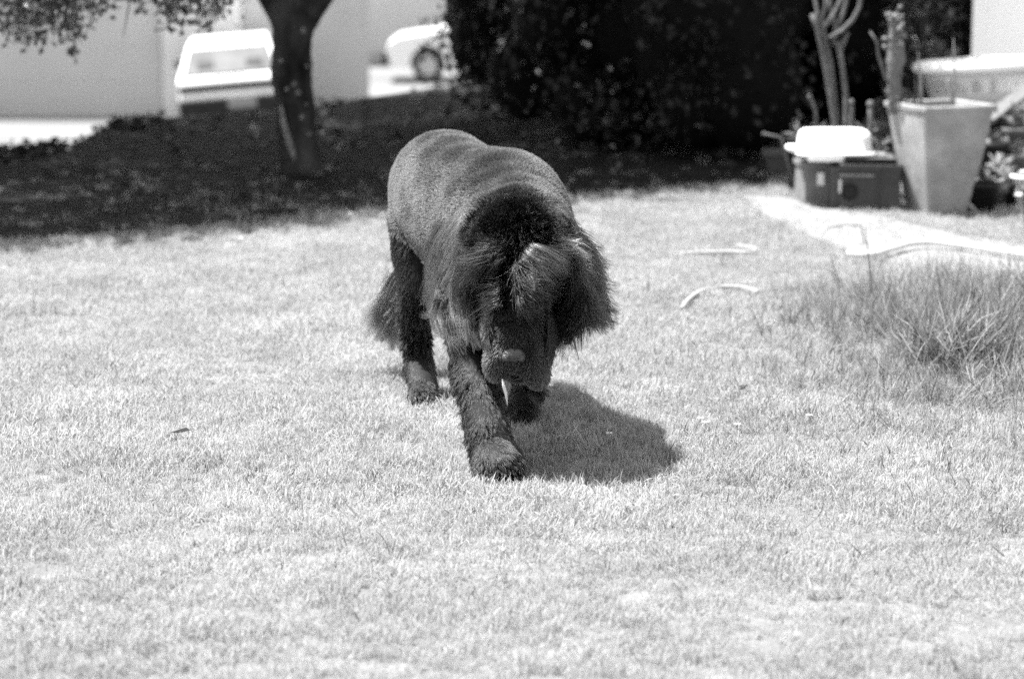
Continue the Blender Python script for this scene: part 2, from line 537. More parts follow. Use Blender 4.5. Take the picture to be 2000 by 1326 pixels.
    MB().box((0, -2.0, 0.915), (0.5, 0.02, 0.02), bev=0.004).build('wiper', M_black, root)
    for x in (-0.38, 0.38):
        MB().box((x, -1.845, 1.06), (0.26, 0.03, 0.15), rx=R(-41), bev=0.012).build('headrest', M_lamp, root)
    return root

p = W(442, 205, 37.0)
c1 = car((p.x - 0.10, 39.6, zs), R(5), 'white hatchback seen from behind with dark bumper beside the tree trunk', M_white, tilt=R(-4.5))
c1.scale = (1.0, 1.0, 1.03)
p = W(828, 125, 47.0)
c2 = car((p.x + 1.34, 49.0, zs), R(90), 'white car seen from the side, mostly hidden behind the dark shrub', M_white)

c2.scale = (1.14, 1.0, 1.14)

# ------------------------------------------------------------------ trees and shrubs
def shade_line(x):
    """nearest Y that the crown may shade at ground position x"""
    return np.interp(x, [-6, -3, -1.95, -1.0, -0.58, 0.3, 1.2, 1.75, 1.9, 9], [8.3, 8.7, 9.1, 9.75, 10.25, 10.65, 11.15, 11.6, 30, 30])

tb = G(592, 338)
tree = empty('broadleaf_tree', (tb.x, tb.y, 0), 0, 'spreading dark tree with forked trunk and leafy branches hanging at upper left', 'tree')
ox, oy = tb.x, tb.y
def rel(p): return (p[0] - ox, p[1] - oy, p[2])
Yt = tb.y
tr_pts = [(594, 348, .165), (593, 335, .125), (591, 320, .105), (587, 290, .095), (580, 250, .092), (574, 200, .092), (570, 150, .094), (570, 100, .096), (573, 60, .106), (577, 20, .135), (578, -30, .18)]
tmb = MB()
tzz = np.array([W(a, b, Yt).z for a, b, _ in tr_pts]); txx = np.array([W(a, b, Yt).x for a, b, _ in tr_pts]); trr = np.array([q for _, _, q in tr_pts])
NR, NK = 60, 28
zz_ = np.linspace(tzz[0], tzz[-1], NR)
tv_ = []; tf_ = []
for i, z_ in enumerate(zz_):
    xc = float(np.interp(z_, tzz, txx)) - ox; rc = float(np.interp(z_, tzz, trr))
    for k in range(NK):
        an = 2 * math.pi * k / NK
        rr0 = rc * (1 + .22 * noise.noise(Vector((math.cos(an) * 1.3, math.sin(an) * 1.3, z_ * 5))) + .09 * noise.noise(Vector((math.cos(an) * 5, math.sin(an) * 5, z_ * 16))))
        tv_.append((xc + rr0 * math.cos(an), rr0 * math.sin(an), z_))
for i in range(NR - 1):
    for k in range(NK):
        a_1 = i * NK + k; b_1 = i * NK + (k + 1) % NK
        tf_.append((a_1, b_1, b_1 + NK, a_1 + NK))
tmb.add(tv_, tf_)
trunk = tmb.build('trunk', M_bark, tree, smooth=True)
M_dapple = mat('bark_sun_dapple', 0.16, 0.95, 0.1, 30, 0.6)  # pale colour painted on the bark for sun dapples
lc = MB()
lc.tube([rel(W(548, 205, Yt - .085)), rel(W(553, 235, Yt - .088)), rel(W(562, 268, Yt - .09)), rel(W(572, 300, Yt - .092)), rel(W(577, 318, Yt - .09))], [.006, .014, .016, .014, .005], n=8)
lc.build('sun_dapple_streak', M_dapple, tree, smooth=True)
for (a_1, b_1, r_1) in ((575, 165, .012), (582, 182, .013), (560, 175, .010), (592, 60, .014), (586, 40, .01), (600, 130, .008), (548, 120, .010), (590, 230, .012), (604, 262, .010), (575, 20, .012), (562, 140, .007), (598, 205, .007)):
    lp = MB(); lp.ball(rel(W(a_1, b_1, Yt - .092)), (r_1, .006, r_1 * 1.1), 10, 7); lp.build('sun_dapple_patch', M_dapple, tree, smooth=True)
lb = MB()
lb.tube([rel(W(566, 60, Yt)), rel(W(543, 8, Yt)), rel(W(522, -40, Yt - .05)), rel(W(430, -220, Yt - .3)), rel(W(300, -480, Yt - .8)), rel(W(100, -800, Yt - 1.2))], [.06, .078, .09, .08, .065, .04], n=12)
lb.build('limb', M_bark, tree, smooth=True)
lb = MB()
lb.tube([rel(W(584, 60, Yt)), rel(W(608, 10, Yt)), rel(W(636, -36, Yt + .05)), rel(W(720, -240, Yt + .2)), rel(W(880, -560, Yt + .5)), rel(W(960, -900, Yt + .7))], [.06, .078, .085, .08, .065, .04], n=12)
lb.build('limb', M_bark, tree, smooth=True)
# low branch carrying the hanging sprays at the upper left
spr = [W(500, -60, Yt - .2), W(420, -75, 11.2), W(300, -70, 10.6), W(160, -60, 10.2), W(20, -45, 10.0), W(-120, -20, 9.9)]
lb = MB(); lb.tube([rel(q) for q in spr], [.05, .04, .034, .028, .02, .012], n=8)
lb.build('limb', M_bark, tree, smooth=True)
# crown: clumps whose shade falls behind the sunlit lawn
TX, TY = -TRAVEL.x / TRAVEL.z, -TRAVEL.y / TRAVEL.z
cl = []
tries = 0
while len(cl) < 560 and tries < 60000:
    tries += 1
    z = random.uniform(2.2, 6.2)
    x = random.uniform(-6.8, 1.6); y = random.uniform(9.0, 17.2)
    gx, gy = x + z * TX, y + z * TY
    if gy - 0.44 < shade_line(gx) or gx > 1.5: continue
    cl.append((x, y, z))
# a row of low clumps that keeps the shade's edge closed
for gx in np.arange(-4.4, 1.6, 0.2):
    for k in range(4):
        z = random.uniform(2.3, 3.6)
        gy = float(shade_line(gx)) + 0.30 + 0.33 * k + random.uniform(-.05, .12)
        cl.append((gx - z * TX, gy - z * TY, z))
P = []; Nn = []; S = []; Sh = []
for (x, y, z) in cl:
    n = 95
    d = rng.normal(size=(n, 3)); d /= np.linalg.norm(d, axis=1, keepdims=True)
    rad = 0.42 * rng.random(n) ** 0.45
    q = d * rad[:, None] * np.array([1, 1, .7]) + np.array([x - ox, y - oy, z])
    P.append(q); Nn.append(d * 0.6 + np.array([0, 0, 1]) + rng.normal(size=(n, 3)) * .5); S.append(rng.uniform(.08, .15, n)); Sh.append(rng.uniform(.6, 1.4, n) * rng.uniform(.8, 1.2))
v, f, s = leaf_mesh(np.concatenate(P), np.concatenate(Nn), np.concatenate(S), 1.5, 3, np.concatenate(Sh))
np_mesh('crown', v, f, M_leaf_dark, tree, s)
# a few twigs reaching into the crown
tw = MB()
for k in range(26):
    a = random.choice(cl)
    st = Vector(rel(W(random.choice((300, 560, 880)), -480, Yt)))
    e = Vector(rel(a))
    mid = (st + e) / 2 + Vector((0, 0, .25))
    tw.tube([st, mid, e], [.04, .025, .01], n=6)
tw.build('branches', M_bark, tree, smooth=True)

# hanging leafy sprays
P = []; Nn = []; S = []; Sh = []
hang = MB()
def spray(px0, py0, px1, py1, Y, n, spread, big=1.0):
    a = W(px0, py0, Y); b = W(px1, py1, Y + random.uniform(-.15, .15))
    mid = (a + b) / 2 + Vector((random.uniform(-.03, .03), 0, .02))
    hang.tube([rel(a), rel(mid), rel(b)], [.005, .0035, .0015], n=5)
    for i in range(n):
        t = random.random() ** .8
        q = a * (1 - t) + b * t + Vector((random.gauss(0, spread), random.gauss(0, spread * 1.5), random.gauss(0, spread * .7)))
        P.append(rel(q)); Nn.append((random.gauss(0, 1), random.gauss(-.5, 1), random.gauss(.5, 1)))
        S.append(random.uniform(.028, .048) * big); Sh.append(random.choice((.5, .8, 1.5, 3.0, 5.0, 8.0)))
for k in range(26):
    x = random.uniform(-40, 180); spray(x + random.uniform(-30, 60), -60, x, random.uniform(35, 90), random.uniform(9.7, 10.3), 27, .045)
for k in range(26):
    x = random.uniform(130, 460); spray(x + random.uniform(-20, 50), -70, x, random.uniform(0, 40), random.uniform(10.0, 10.8), 20, .045)
for (x, y, n) in ((150, 118, 22), (146, 95, 20), (50, 105, 16), (85, 92, 16), (330, 62, 30), (322, 48, 18), (395, 62, 22), (385, 50, 16), (430, 40, 20), (350, 72, 10), (240, 74, 3), (130, 62, 26), (60, 80, 20), (20, 70, 26), (180, 40, 20), (410, 68, 10), (105, 78, 20)):
    spray(x + random.uniform(-25, 25), -40, x, y, 10.1, n, .024)
tag(hang.build('hanging_twigs', M_bark, tree, smooth=True), kind='stuff')
v, f, s = leaf_mesh(np.array(P), np.array(Nn), np.array(S), 1.6, 5, np.array(Sh))
np_mesh('hanging_leaves', v, f, M_leaf_dark, tree, s)

def shrub(cxp, cyp, rx, ry, h, n, label, m=M_leaf_shrub, size=(.035, .07), seed=1, group=None, bottom=0.0, cat='shrub', core=True):
    r = np.random.default_rng(seed)
    o = empty('evergreen_shrub' if core else 'loose_shrub', (cxp, cyp, 0), 0, label, cat, group)
    # lobes
    lobes = []
    for k in range(46):
        a = r.uniform(0, 2 * math.pi); zz = r.uniform(bottom + .15, h)
        fac = math.sqrt(max(0.08, 1 - ((zz - h * .42) / (h * .62)) ** 2))
        rr = r.uniform(.55, .92) * fac
        lobes.append((rx * rr * math.cos(a), ry * rr * math.sin(a), zz, r.uniform(.22, .40) * (1 if core else .42)))
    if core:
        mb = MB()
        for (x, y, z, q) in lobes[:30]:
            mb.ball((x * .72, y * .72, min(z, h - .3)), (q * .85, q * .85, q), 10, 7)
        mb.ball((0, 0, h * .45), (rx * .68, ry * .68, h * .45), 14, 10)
        mb.build('added_core_filler', M_core_filler, o, smooth=True)  # opaque dark core added so light does not leak through the leaves
    per = n // len(lobes)
    P = []; Nn = []; S = []; Sh = []
    for (x, y, z, q) in lobes:
        d = r.normal(size=(per, 3)); d /= np.linalg.norm(d, axis=1, keepdims=True)
        p = d * (q * r.uniform(.55, 1.1, per))[:, None] + np.array([x, y, z])
        p[:, 2] = np.abs(p[:, 2]) + .01
        P.append(p); Nn.append(d + r.normal(size=(per, 3)) * .7 + np.array([0, 0, .4])); S.append(r.uniform(size[0], size[1], per))
        Sh.append(r.uniform(.5, 1.5, per) * r.uniform(.7, 1.3) * np.where(r.random(per) < .02, 9.0, 1))  # a few leaves painted far brighter as sunlit specks
    v, f, s = leaf_mesh(np.concatenate(P), np.concatenate(Nn), np.concatenate(S), 1.7, seed, np.concatenate(Sh))
    np_mesh('crown', v, f, m, o, s)
    st = MB()
    for k in range(5):
        a = k * 1.3
        st.tube([(.05 * math.cos(a), .05 * math.sin(a), 0), (.2 * rx * math.cos(a), .2 * ry * math.sin(a), h * .3), (.5 * rx * math.cos(a), .5 * ry * math.sin(a), h * .7)], [.04, .03, .012], n=7)
    st.build('stem', M_bark, o, smooth=True)
    return o
M_core_filler = mat('shrub_core_filler', 0.004, 0.9, 0.1, 20, 0.5, bump=1.0, bump_scale=25)
g = 'dark evergreen shrubs behind the lawn'
shrub(0.42, 13.55, 0.70, 0.9, 2.9, 8000, 'dark evergreen shrub at the left end of the dense shrub row', seed=11, group=g)
shrub(1.05, 12.75, 0.75, 0.8, 2.6, 8000, 'low spreading dark evergreen shrub directly behind the dog', seed=12, group=g)
shrub(1.80, 13.5, 0.62, 0.55, 2.7, 8000, 'dark evergreen shrub behind the bare branching stems', seed=13, group=g)
shrub(2.35, 15.3, 0.55, 0.8, 2.9, 8000, 'dark evergreen shrub behind the tall square planter', seed=14, group=g)
shrub(0.11, 14.9, 0.50, 0.8, 2.4, 5000, 'dark evergreen shrub farthest back, hiding the second white car', seed=15, group=g)
shrub(2.13, 12.95, 0.15, 0.3, 1.15, 1500, 'paler loose-leaved shrub beside the white house corner', M_leaf_pale, (.03, .07), seed=16, core=False)

# ------------------------------------------------------------------ lawn grass
M_tall = mat('tall_grass_blade', 0.27, 0.6, 0.25, 6, 0.35, world=True, transl=0.45, rand=0.3, attr='shade', detail=5)
def tuft(name, nb, hmin, hmax, wmin, wmax, spread, lean, seed, shades=(.82, 1.12), dark=.035):
    r = np.random.default_rng(seed)
    V = []; F = []; S = []
    for b in range(nb):
        a = r.uniform(0, 2 * math.pi); rr = spread * math.sqrt(r.random())
        bx, by = rr * math.cos(a), rr * math.sin(a)
        L = r.uniform(hmin, hmax); w = r.uniform(wmin, wmax)
        da = r.uniform(0, 2 * math.pi); ln = abs(r.normal(0, lean)) + .1
        wa = da + math.pi / 2 + r.normal(0, .5)
        wx, wy = math.cos(wa) * w / 2, math.sin(wa) * w / 2
        base = len(V)
        sh = r.uniform(*shades) * (0.35 if r.random() < dark else 1)
        segs = 3
        x, y, z = bx, by, 0
        for k in range(segs):
            t = k / segs
            ang = ln * (.4 + 1.3 * t)
            ww = 1 - t * .55
            V += [(x - wx * ww, y - wy * ww, z), (x + wx * ww, y + wy * ww, z)]
            S += [sh * (.85 + .15 * t)] * 2
            st = L / segs
            x += math.cos(da) * math.sin(ang) * st; y += math.sin(da) * math.sin(ang) * st; z += max(.06, math.cos(ang)) * st
        V.append((x, y, z)); S.append(sh)
        for k in range(segs - 1):
            q = base + 2 * k
            F += [(q, q + 1, q + 3), (q, q + 3, q + 2)]
        q = base + 2 * (segs - 1)
        F.append((q, q + 1, q + 2))
    me = bpy.data.meshes.new(name)
    me.from_pydata(V, [], F)
    at = me.attributes.new('shade', 'FLOAT', 'POINT'); at.data.foreach_set('value', np.array(S, dtype=np.float32))
    me.materials.append(M_tall if name.startswith('tall') else M_grass)
    return bpy.data.objects.new(name, me)

def scatter(name, variants, pts, rot, scl, label, cat, col_name):
    col = bpy.data.collections.new(col_name)
    for o in variants: col.objects.link(o)
    me = bpy.data.meshes.new(name)
    me.vertices.add(len(pts)); me.vertices.foreach_set('co', np.ascontiguousarray(pts, dtype=np.float32).ravel())
    a = me.attributes.new('rot', 'FLOAT_VECTOR', 'POINT'); a.data.foreach_set('vector', np.ascontiguousarray(rot, dtype=np.float32).ravel())
    a = me.attributes.new('scl', 'FLOAT', 'POINT'); a.data.foreach_set('value', np.ascontiguousarray(scl, dtype=np.float32))
    a = me.attributes.new('idx', 'INT', 'POINT'); a.data.foreach_set('value', rng.integers(0, len(variants), len(pts)).astype(np.int32))
    o = bpy.data.objects.new(name, me); C.objects.link(o)
    ng = bpy.data.node_groups.new(name + '_nodes', 'GeometryNodeTree')
    ng.interface.new_socket('Geometry', in_out='INPUT', socket_type='NodeSocketGeometry')
    ng.interface.new_socket('Geometry', in_out='OUTPUT', socket_type='NodeSocketGeometry')
    N = ng.nodes.new; L = ng.links.new
    gi = N('NodeGroupInput'); go = N('NodeGroupOutput')
    ip = N('GeometryNodeInstanceOnPoints')
    ci = N('GeometryNodeCollectionInfo'); ci.inputs['Collection'].default_value = col
    ci.inputs['Separate Children'].default_value = True; ci.inputs['Reset Children'].default_value = True
    def at(nm, t):
        n = N('GeometryNodeInputNamedAttribute'); n.data_type = t; n.inputs['Name'].default_value = nm
        return [s for s in n.outputs if s.enabled and s.name == 'Attribute'][0]
    L(gi.outputs[0], ip.inputs['Points']); L(ci.outputs[0], ip.inputs['Instance'])
    ip.inputs['Pick Instance'].default_value = True
    L(at('idx', 'INT'), ip.inputs['Instance Index'])
    e2r = N('FunctionNodeEulerToRotation')
    L(at('rot', 'FLOAT_VECTOR'), e2r.inputs[0]); L(e2r.outputs[0], ip.inputs['Rotation'])
    L(at('scl', 'FLOAT'), ip.inputs['Scale'])
    L(ip.outputs[0], go.inputs[0])
    md = o.modifiers.new('scatter', 'NODES'); md.node_group = ng
    return tag(o, label, cat, kind='stuff')

def fbm(x, y, s, seed=0.0):
    return np.array([noise.fractal(Vector((a * s + seed, b * s - seed, seed)), 1.0, 2.0, 3) for a, b in zip(x, y)])

short_v = [tuft('grass_tuft', 26, .011, .030, .0014, .0028, .029, .75, 100 + i) for i in range(8)]
mid_v = [tuft('tall_lawn_tuft', 11, .020, .050, .0016, .0032, .045, .65, 200 + i, (.7, 1.3), .08) for i in range(6)]
def lawn_points(y0, y1, dens, pad):
    xm = .225 * y1 + pad
    n = int((y1 - y0) * 2 * xm * dens)
    y = rng.uniform(y0, y1, n); x = rng.uniform(-xm, xm, n)
    k = np.abs(x) < .225 * y + pad
    return x[k], y[k]
xs = []; ys = []
for (a, b, dn, pad) in ((1.0, 2.6, 700, 1.6), (2.6, 3.5, 1300, 1.6), (3.5, 5.0, 1900, 1.8), (5.0, 7.2, 2300, 1.8), (7.2, 9.5, 1700, 1.8), (9.5, 12, 1100, 1.8), (12, 18.5, 260, 1.5)):
    x, y = lawn_points(a, b, dn, pad)
    k_ = (np.abs(x) < .225 * y + .45) | (rng.random(len(x)) < .5); x = x[k_]; y = y[k_]
    xs.append(x); ys.append(y)
x = np.concatenate(xs); y = np.concatenate(ys)
ex = np.array([e[0] for e in EDGE]); ey = np.array([e[1] for e in EDGE])
keep = y < np.interp(x, ex, ey) - .02
mx_ = np.array([m[0] for m in shaded_mould[:10]]); my_ = np.array([m[1] for m in shaded_mould[:10]])
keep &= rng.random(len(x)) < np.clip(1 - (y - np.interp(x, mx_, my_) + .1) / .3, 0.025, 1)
sp = [(p.x, p.y) for p in strip]
ins = in_poly(x, y, sp)
keep &= ~(ins & (rng.random(len(x)) < .80))
x = x[keep]; y = y[keep]
nz = fbm(x, y, 2.2, 3.1)
nz2 = fbm(x, y, 9.0, 8.1)
keep = rng.random(len(x)) < np.clip(1.15 + nz2 * .8, .5, 1)
x = x[keep]; y = y[keep]; nz = nz[keep]; nz2 = nz2[keep]
rot = np.stack([rng.normal(0, .22, len(x)), rng.normal(0, .22, len(x)), rng.uniform(0, 6.283, len(x))], 1)
# a trampled lean that changes across the lawn
rot[:, 0] += nz * .5; rot[:, 1] += nz2 * .4
scl = np.clip(rng.normal(.98, .2, len(x)) + nz * .45 + nz2 * .25, .5, 1.9) * np.where(y < 5, .9, 1)
scatter('lawn_grass', short_v, np.stack([x, y, np.zeros(len(x))], 1), rot, scl, 'short pale sunlit lawn grass all round the dog', 'grass', 'tufts_short')
# taller sparse blades over the lawn
x, y = lawn_points(3.6, 11, 190, .4)
nz = fbm(x, y, 1.3, 5.5)
k = rng.random(len(x)) < np.clip(.10 + nz * .7 + np.clip((x - .1) / .9, 0, 1) * .85 * np.clip((y - 4.2) / 1.2, 0.15, 1) * np.clip((9 - y) / 2, 0, 1), 0.02, 1)
k &= ~in_poly(x, y, sp)
x = x[k]; y = y[k]
rot = np.stack([rng.normal(0, .3, len(x)), rng.normal(0, .3, len(x)), rng.uniform(0, 6.283, len(x))], 1)
scatter('longer_grass', mid_v, np.stack([x, y, np.zeros(len(x))], 1), rot, rng.uniform(.8, 1.5, len(x)), 'sparse longer blades standing out of the short lawn', 'grass', 'tufts_mid')

# unmown tall grass, right
tall_v = [tuft('tall_tuft', 13, .05, .18, .002, .0042, .05, .55, 300 + i, (.45, 1.35), .22) for i in range(7)]
pts = []
def tall_patch(px, py, n, sx, sy, s):
    c = G(px, py)
    for i in range(n):
        pts.append((c.x + random.gauss(0, sx), c.y + random.gauss(0, sy), random.uniform(.7, 1.25) * s))
tall_patch(1855, 715, 130, .055, .06, 1.3)
tall_patch(1800, 660, 150, .12, .16, .92)
tall_patch(1900, 620, 150, .14, .26, .98)
tall_patch(1990, 640, 170, .12, .3, 1.2)
tall_patch(1690, 650, 80, .13, .20, .72)
tall_patch(1640, 625, 45, .12, .16, .72)
tall_patch(1720, 600, 40, .12, .14, .85)
tall_patch(1480, 800, 40, .2, .25, .35)
tall_patch(1920, 760, 90, .16, .2, .8)
tall_patch(1760, 760, 90, .2, .2, .6)
tall_patch(2060, 720, 60, .12, .3, 1.1)
tall_patch(1600, 720, 60, .2, .2, .45)
tall_patch(1850, 820, 90, .22, .2, .5)
tall_patch(1960, 690, 80, .12, .16, .9)
tall_patch(1310, 905, 5, .012, .02, .42)
pts = np.array(pts)
rot = np.stack([rng.normal(0, .34, len(pts)), rng.normal(0, .36, len(pts)), rng.uniform(0, 6.283, len(pts))], 1)
pz = pts.copy(); pz[:, 2] = 0
scatter('tall_grass', tall_v, pz, rot, pts[:, 2], 'clump of tall unmown grass in front of the planter', 'grass', 'tufts_tall')

# ------------------------------------------------------------------ things at the right edge of the lawn
# tall square planter, tapering
pb = G(1848, 418)
pot = empty('square_planter', (pb.x - .03, pb.y + .06, 0), R(0), 'tall tapering square grey planter holding spiky stems', 'planter')
def frustum(mb, w0, w1, z0, z1, rz, inset=None, n=4, bulge=0.0, seg=8):
    rings = []
    for i in range(seg + 1):
        t = i / seg; w = w0 + (w1 - w0) * t + bulge * math.sin(math.pi * t)
        c = []
        k = .06 * w
        for (sx, sy) in ((-1, -1), (1, -1), (1, 1), (-1, 1)):
            # rounded corners
            for q in range(3):
                base = math.atan2(sy, sx) + (q - 1) * R(40)
                px_ = sx * (w / 2 - k) + k * math.cos(base); py_ = sy * (w / 2 - k) + k * math.sin(base)
                c.append((px_ * math.cos(rz) - py_ * math.sin(rz), px_ * math.sin(rz) + py_ * math.cos(rz), z0 + (z1 - z0) * t))
        rings.append(c)
    m = len(rings[0]); vs = [p for c in rings for p in c]; fs = []
    for i in range(seg):
        for k in range(m):
            a = i * m + k; b = i * m + (k + 1) % m
            fs.append((a, b, b + m, a + m))
    fs.append(tuple(range(m - 1, -1, -1)))
    mb.add(vs, fs)
PR = R(-69)
PH = .47
mb = MB(); frustum(mb, .185, .335, 0, PH - .022, PR, bulge=.012)
mb.build('body', M_pot, pot)
# rim: outer band and inner lip
mb = MB()
def ring4(w, z):
    return [(x * math.cos(PR) - y * math.sin(PR), x * math.sin(PR) + y * math.cos(PR), z) for x, y in ((-w, -w), (w, -w), (w, w), (-w, w))]
rs = [ring4(.169, PH - .024), ring4(.174, PH - .020), ring4(.175, PH - .004), ring4(.172, PH), ring4(.155, PH), ring4(.152, PH - .004), ring4(.150, PH - .05)]
vs = [p for r_ in rs for p in r_]; fs = []
for i in range(len(rs) - 1):
    for k in range(4):
        a = i * 4 + k; b = i * 4 + (k + 1) % 4
        fs.append((a, b, b + 4, a + 4))
mb.add(vs, fs); mb.build('rim', M_pot, pot)
mesh_obj('soil', ring4(.151, PH - .045), [(0, 1, 2, 3)], M_bank, pot)

pz_ = PH - .05
pp = pot.location
def relp(o, v): return Vector(v) - Vector(o.location)
# knobbly upright succulent
q = W(1752, 202, pp.y)
eu = empty('upright_succulent', (q.x + .0, pp.y + .04, pz_), 0, 'tallest knobbly upright succulent rising from the left of the planter', 'plant')
h = W(1747, 28, pp.y).z - pz_
def sx_(t): return -.004 - .004 * t
mb = MB()
zs_ = np.linspace(0, h, 14)
mb.tube([(sx_(z / h) + .004 * math.sin(z * 30), 0, z) for z in zs_], [.034, .033, .032, .031, .030, .030, .036, .042, .038, .034, .028, .024, .024, .014], n=10)
mb.build('stem', M_succ, eu, smooth=True)
mb = MB()
rr = random.Random(4)
for k in range(150):
    t = rr.random() ** .8; a = rr.uniform(0, 6.283); z = t * h * .97
    r0 = .026 + .006 * math.sin(t * 9); ln = rr.uniform(.012, .03) * (1.2 - .5 * t)
    d = Vector((math.cos(a), math.sin(a), .55)).normalized()
    p0 = Vector((sx_(t), 0, z)) + d * (r0 * .7)
    mb.tube([p0, p0 + d * ln * .6, p0 + d * ln], [.006, .007, .003], n=5)
mb.build('leaf_spines', M_succ, eu, smooth=True)
for (px_, py_, r_) in ((1733, 30, .010), (1758, 15, .011), (1757, 58, .014), (1765, 70, .015), (1760, 88, .016), (1728, 77, .012), (1729, 92, .013), (1762, 50, .011)):
    c = W(px_, py_, pp.y - .03) - Vector(eu.location)
    inner = Vector((sx_(.8), 0, c.z - .02))
    MB().tube([inner, (inner + c) / 2, c], [.006, .005, .006], n=6).ball(c, r_, 10, 7).build('bud', M_succ, eu, smooth=True)
mb = MB()
ba = W(1729, 150, pp.y) - Vector(eu.location); bb = W(1716, 110, pp.y) - Vector(eu.location); bc = W(1712, 82, pp.y) - Vector(eu.location); bd = W(1699, 62, pp.y) - Vector(eu.location)
mb.tube([Vector((.0, 0, ba.z - .08)), ba, bb, bc, bd], [.008, .0075, .007, .006, .004], n=7)
mb.build('side_shoot', M_stem, eu, smooth=True)

# spears standing in the planter
def spear(px0, py0, px1, py1, Y, r0, label, m=M_dry, grp='pale spears in the planter'):
    a = W(px0, py0, Y); b = W(px1, py1, Y)
    a.z = max(a.z, 0)
    o = empty('spear_leaf', a, 0, label, 'plant', grp)
    mid = (b - a) * .5 + Vector((.004, 0, 0))
    MB().tube([(0, 0, -.02 if py0 > 0 else 0), mid * .5, mid, (mid + (b - a)) / 2, b - a], [r0, r0 * 1.05, r0 * .9, r0 * .6, r0 * .15], n=7, flat=.5).build('blade', m, o, smooth=True)
    return o
Yp = pp.y
spear(1799, 205, 1793, 102, Yp - .03, .011, 'pale tall spear leaf standing in the planter below the tub rim end')
spear(1862, 205, 1850, 152, Yp, .010, 'short pale spear leaf in the middle of the planter', grp=None)
spear(1863, 208, 1862, 76, Yp + .03, .008, 'longest thin spear leaf crossing in front of the tub rim', grp=None)
spear(1772, 208, 1766, 172, Yp, .007, 'stubby cut leaf next to the knobbly succulent', M_succ, None)
spear(1786, 208, 1774, 174, Yp, .006, 'short leaf leaning left in the planter', M_succ, None)
spear(1788, 208, 1786, 140, Yp + .03, .006, 'thin dark upright leaf at the tub rim end', M_succ, None)

# roll-top tub on trestle boards behind the planter
tc_ = W(1905, 128, 12.3)
tub = empty('bathtub', (tc_.x + .02, 12.3, tc_.z - .235), R(24), 'old white roll-rimmed tub standing behind the planter', 'bathtub')
tub.rotation_euler = (0, R(-1.5), R(24))
a_, b_ = .36, .19
prof = [(0.0, .0), (.45, .0), (.60, .012), (.72, .05), (.80, .11), (.86, .18), (.90, .235), (.90, .236), (.86, .18), (.80, .11), (.72, .06), (.5, .03), (0, .03)]
MB().lathe([(r_, z) for r_, z in prof], n=48, sx=a_, sy=b_).build('bowl', M_bath_shaded, tub, smooth=True)
ringp = [(a_ * .965 * math.cos(t), b_ * .965 * math.sin(t), .236) for t in np.linspace(0, 2 * math.pi, 49)]
MB().tube(ringp, .026, n=12, cap=False).build('rim', M_plastic, tub, smooth=True)
MB().lathe([(0, .012), (.02, .012), (.022, 0), (.022, -.01)], (.2, -.2, .06), n=12).build('drain_hole', M_black, tub)
stand = empty('timber_stand', (tc_.x + .22, 12.3, 0), R(24), 'low timber stand of pale boards under the white tub', 'stand')
zt = tub.location.z
for i in range(5):
    MB().box((0, -.2 + i * .1, zt - .018), (.9, .085, .03), bev=.004).build('board', M_wood, stand)
for sx in (-.38, .38):
    for sy in (-.18, .18):
        MB().box((sx, sy, (zt - .034) / 2), (.05, .05, zt - .034), bev=.005).build('leg', M_wood, stand)
# leaning pale board under the rim
lb0 = W(1930, 232, 11.2); lb1 = W(2010, 193, 11.6)
bo = empty('loose_board', lb0, 0, 'pale board leaning to the right of the planter rim', 'board')
d = lb1 - lb0
o = MB().box((d.length / 2 + .02, 0, 0), (d.length + .12, .09, .02), bev=.004).build('plank', M_wood, bo)
o.rotation_euler = (0, -math.atan2(d.z, d.x), math.atan2(d.y, d.x))

# crates and boxes left of the planter
def crate(name, px0, px1, ytop, ybot, dep, rz, m, label, cat, wall=.008, extra=None):
    g0 = G((px0 + px1) / 2, ybot)
    w = (px1 - px0) / FPX * (g0.y + .1)
    top = W((px0 + px1) / 2, ytop, g0.y).z
    o = empty(name, (g0.x, g0.y + dep / 2, 0), rz, label, cat)
    t = wall
    MB().box((0, 0, t / 2), (w, dep, t)).build('base', m, o)
    for nm, c, d_ in (('front_panel', (0, -dep / 2 + t / 2, top / 2 + t / 2), (w, t, top - t)), ('back_panel', (0, dep / 2 - t / 2, top / 2 + t / 2), (w, t, top - t)),
                      ('side_panel', (-w / 2 + t / 2, 0, top / 2 + t / 2), (t, dep - 2 * t - .002, top - t)), ('side_panel', (w / 2 - t / 2, 0, top / 2 + t / 2), (t, dep - 2 * t - .002, top - t))):
        MB().box(c, d_, bev=.002).build(nm, m, o)
    rim = MB()
    e = .008
    for c, d_ in (((0, -dep / 2 - e / 2, top - .012), (w + 2 * e, e, .024)), ((0, dep / 2 + e / 2, top - .012), (w + 2 * e, e, .024)), ((-w / 2 - e / 2, 0, top - .012), (e, dep, .024)), ((w / 2 + e / 2, 0, top - .012), (e, dep, .024))):
        rim.box(c, d_, bev=.002)
    rim.build('rim', m, o)
    return o, w, top
cr, cw, ct = crate('storage_crate', 1650, 1764, 322, 416, .24, R(-8), M_crate, 'dark plastic crate directly left of the tall planter', 'crate')
MB().box((-.06, -.128, ct - .05), (.15, .012, .012), bev=.003).build('handle', M_tray, cr)
MB().box((.03, -.126, ct * .5), (.008, .01, ct * .9), bev=.002).build('rib', M_crate, cr)
mb = MB(); mb.lathe([(0, .0), (.033, 0), (.036, .004), (.036, .012)], n=10)
ho = mb.build('hand_hole', M_black, cr); ho.location = (-.09, -.123, .09); ho.rotation_euler = (R(90), 0, 0)
cd, cw2, ct2 = crate('cardboard_box', 1566, 1628, 318, 402, .20, R(6), M_card, 'pale blotchy box at the left end of the crates', 'box')
MB().box((0, -.105, ct2 * .62), (.03, .006, .055), bev=.002).build('sticker', M_plastic, cd)
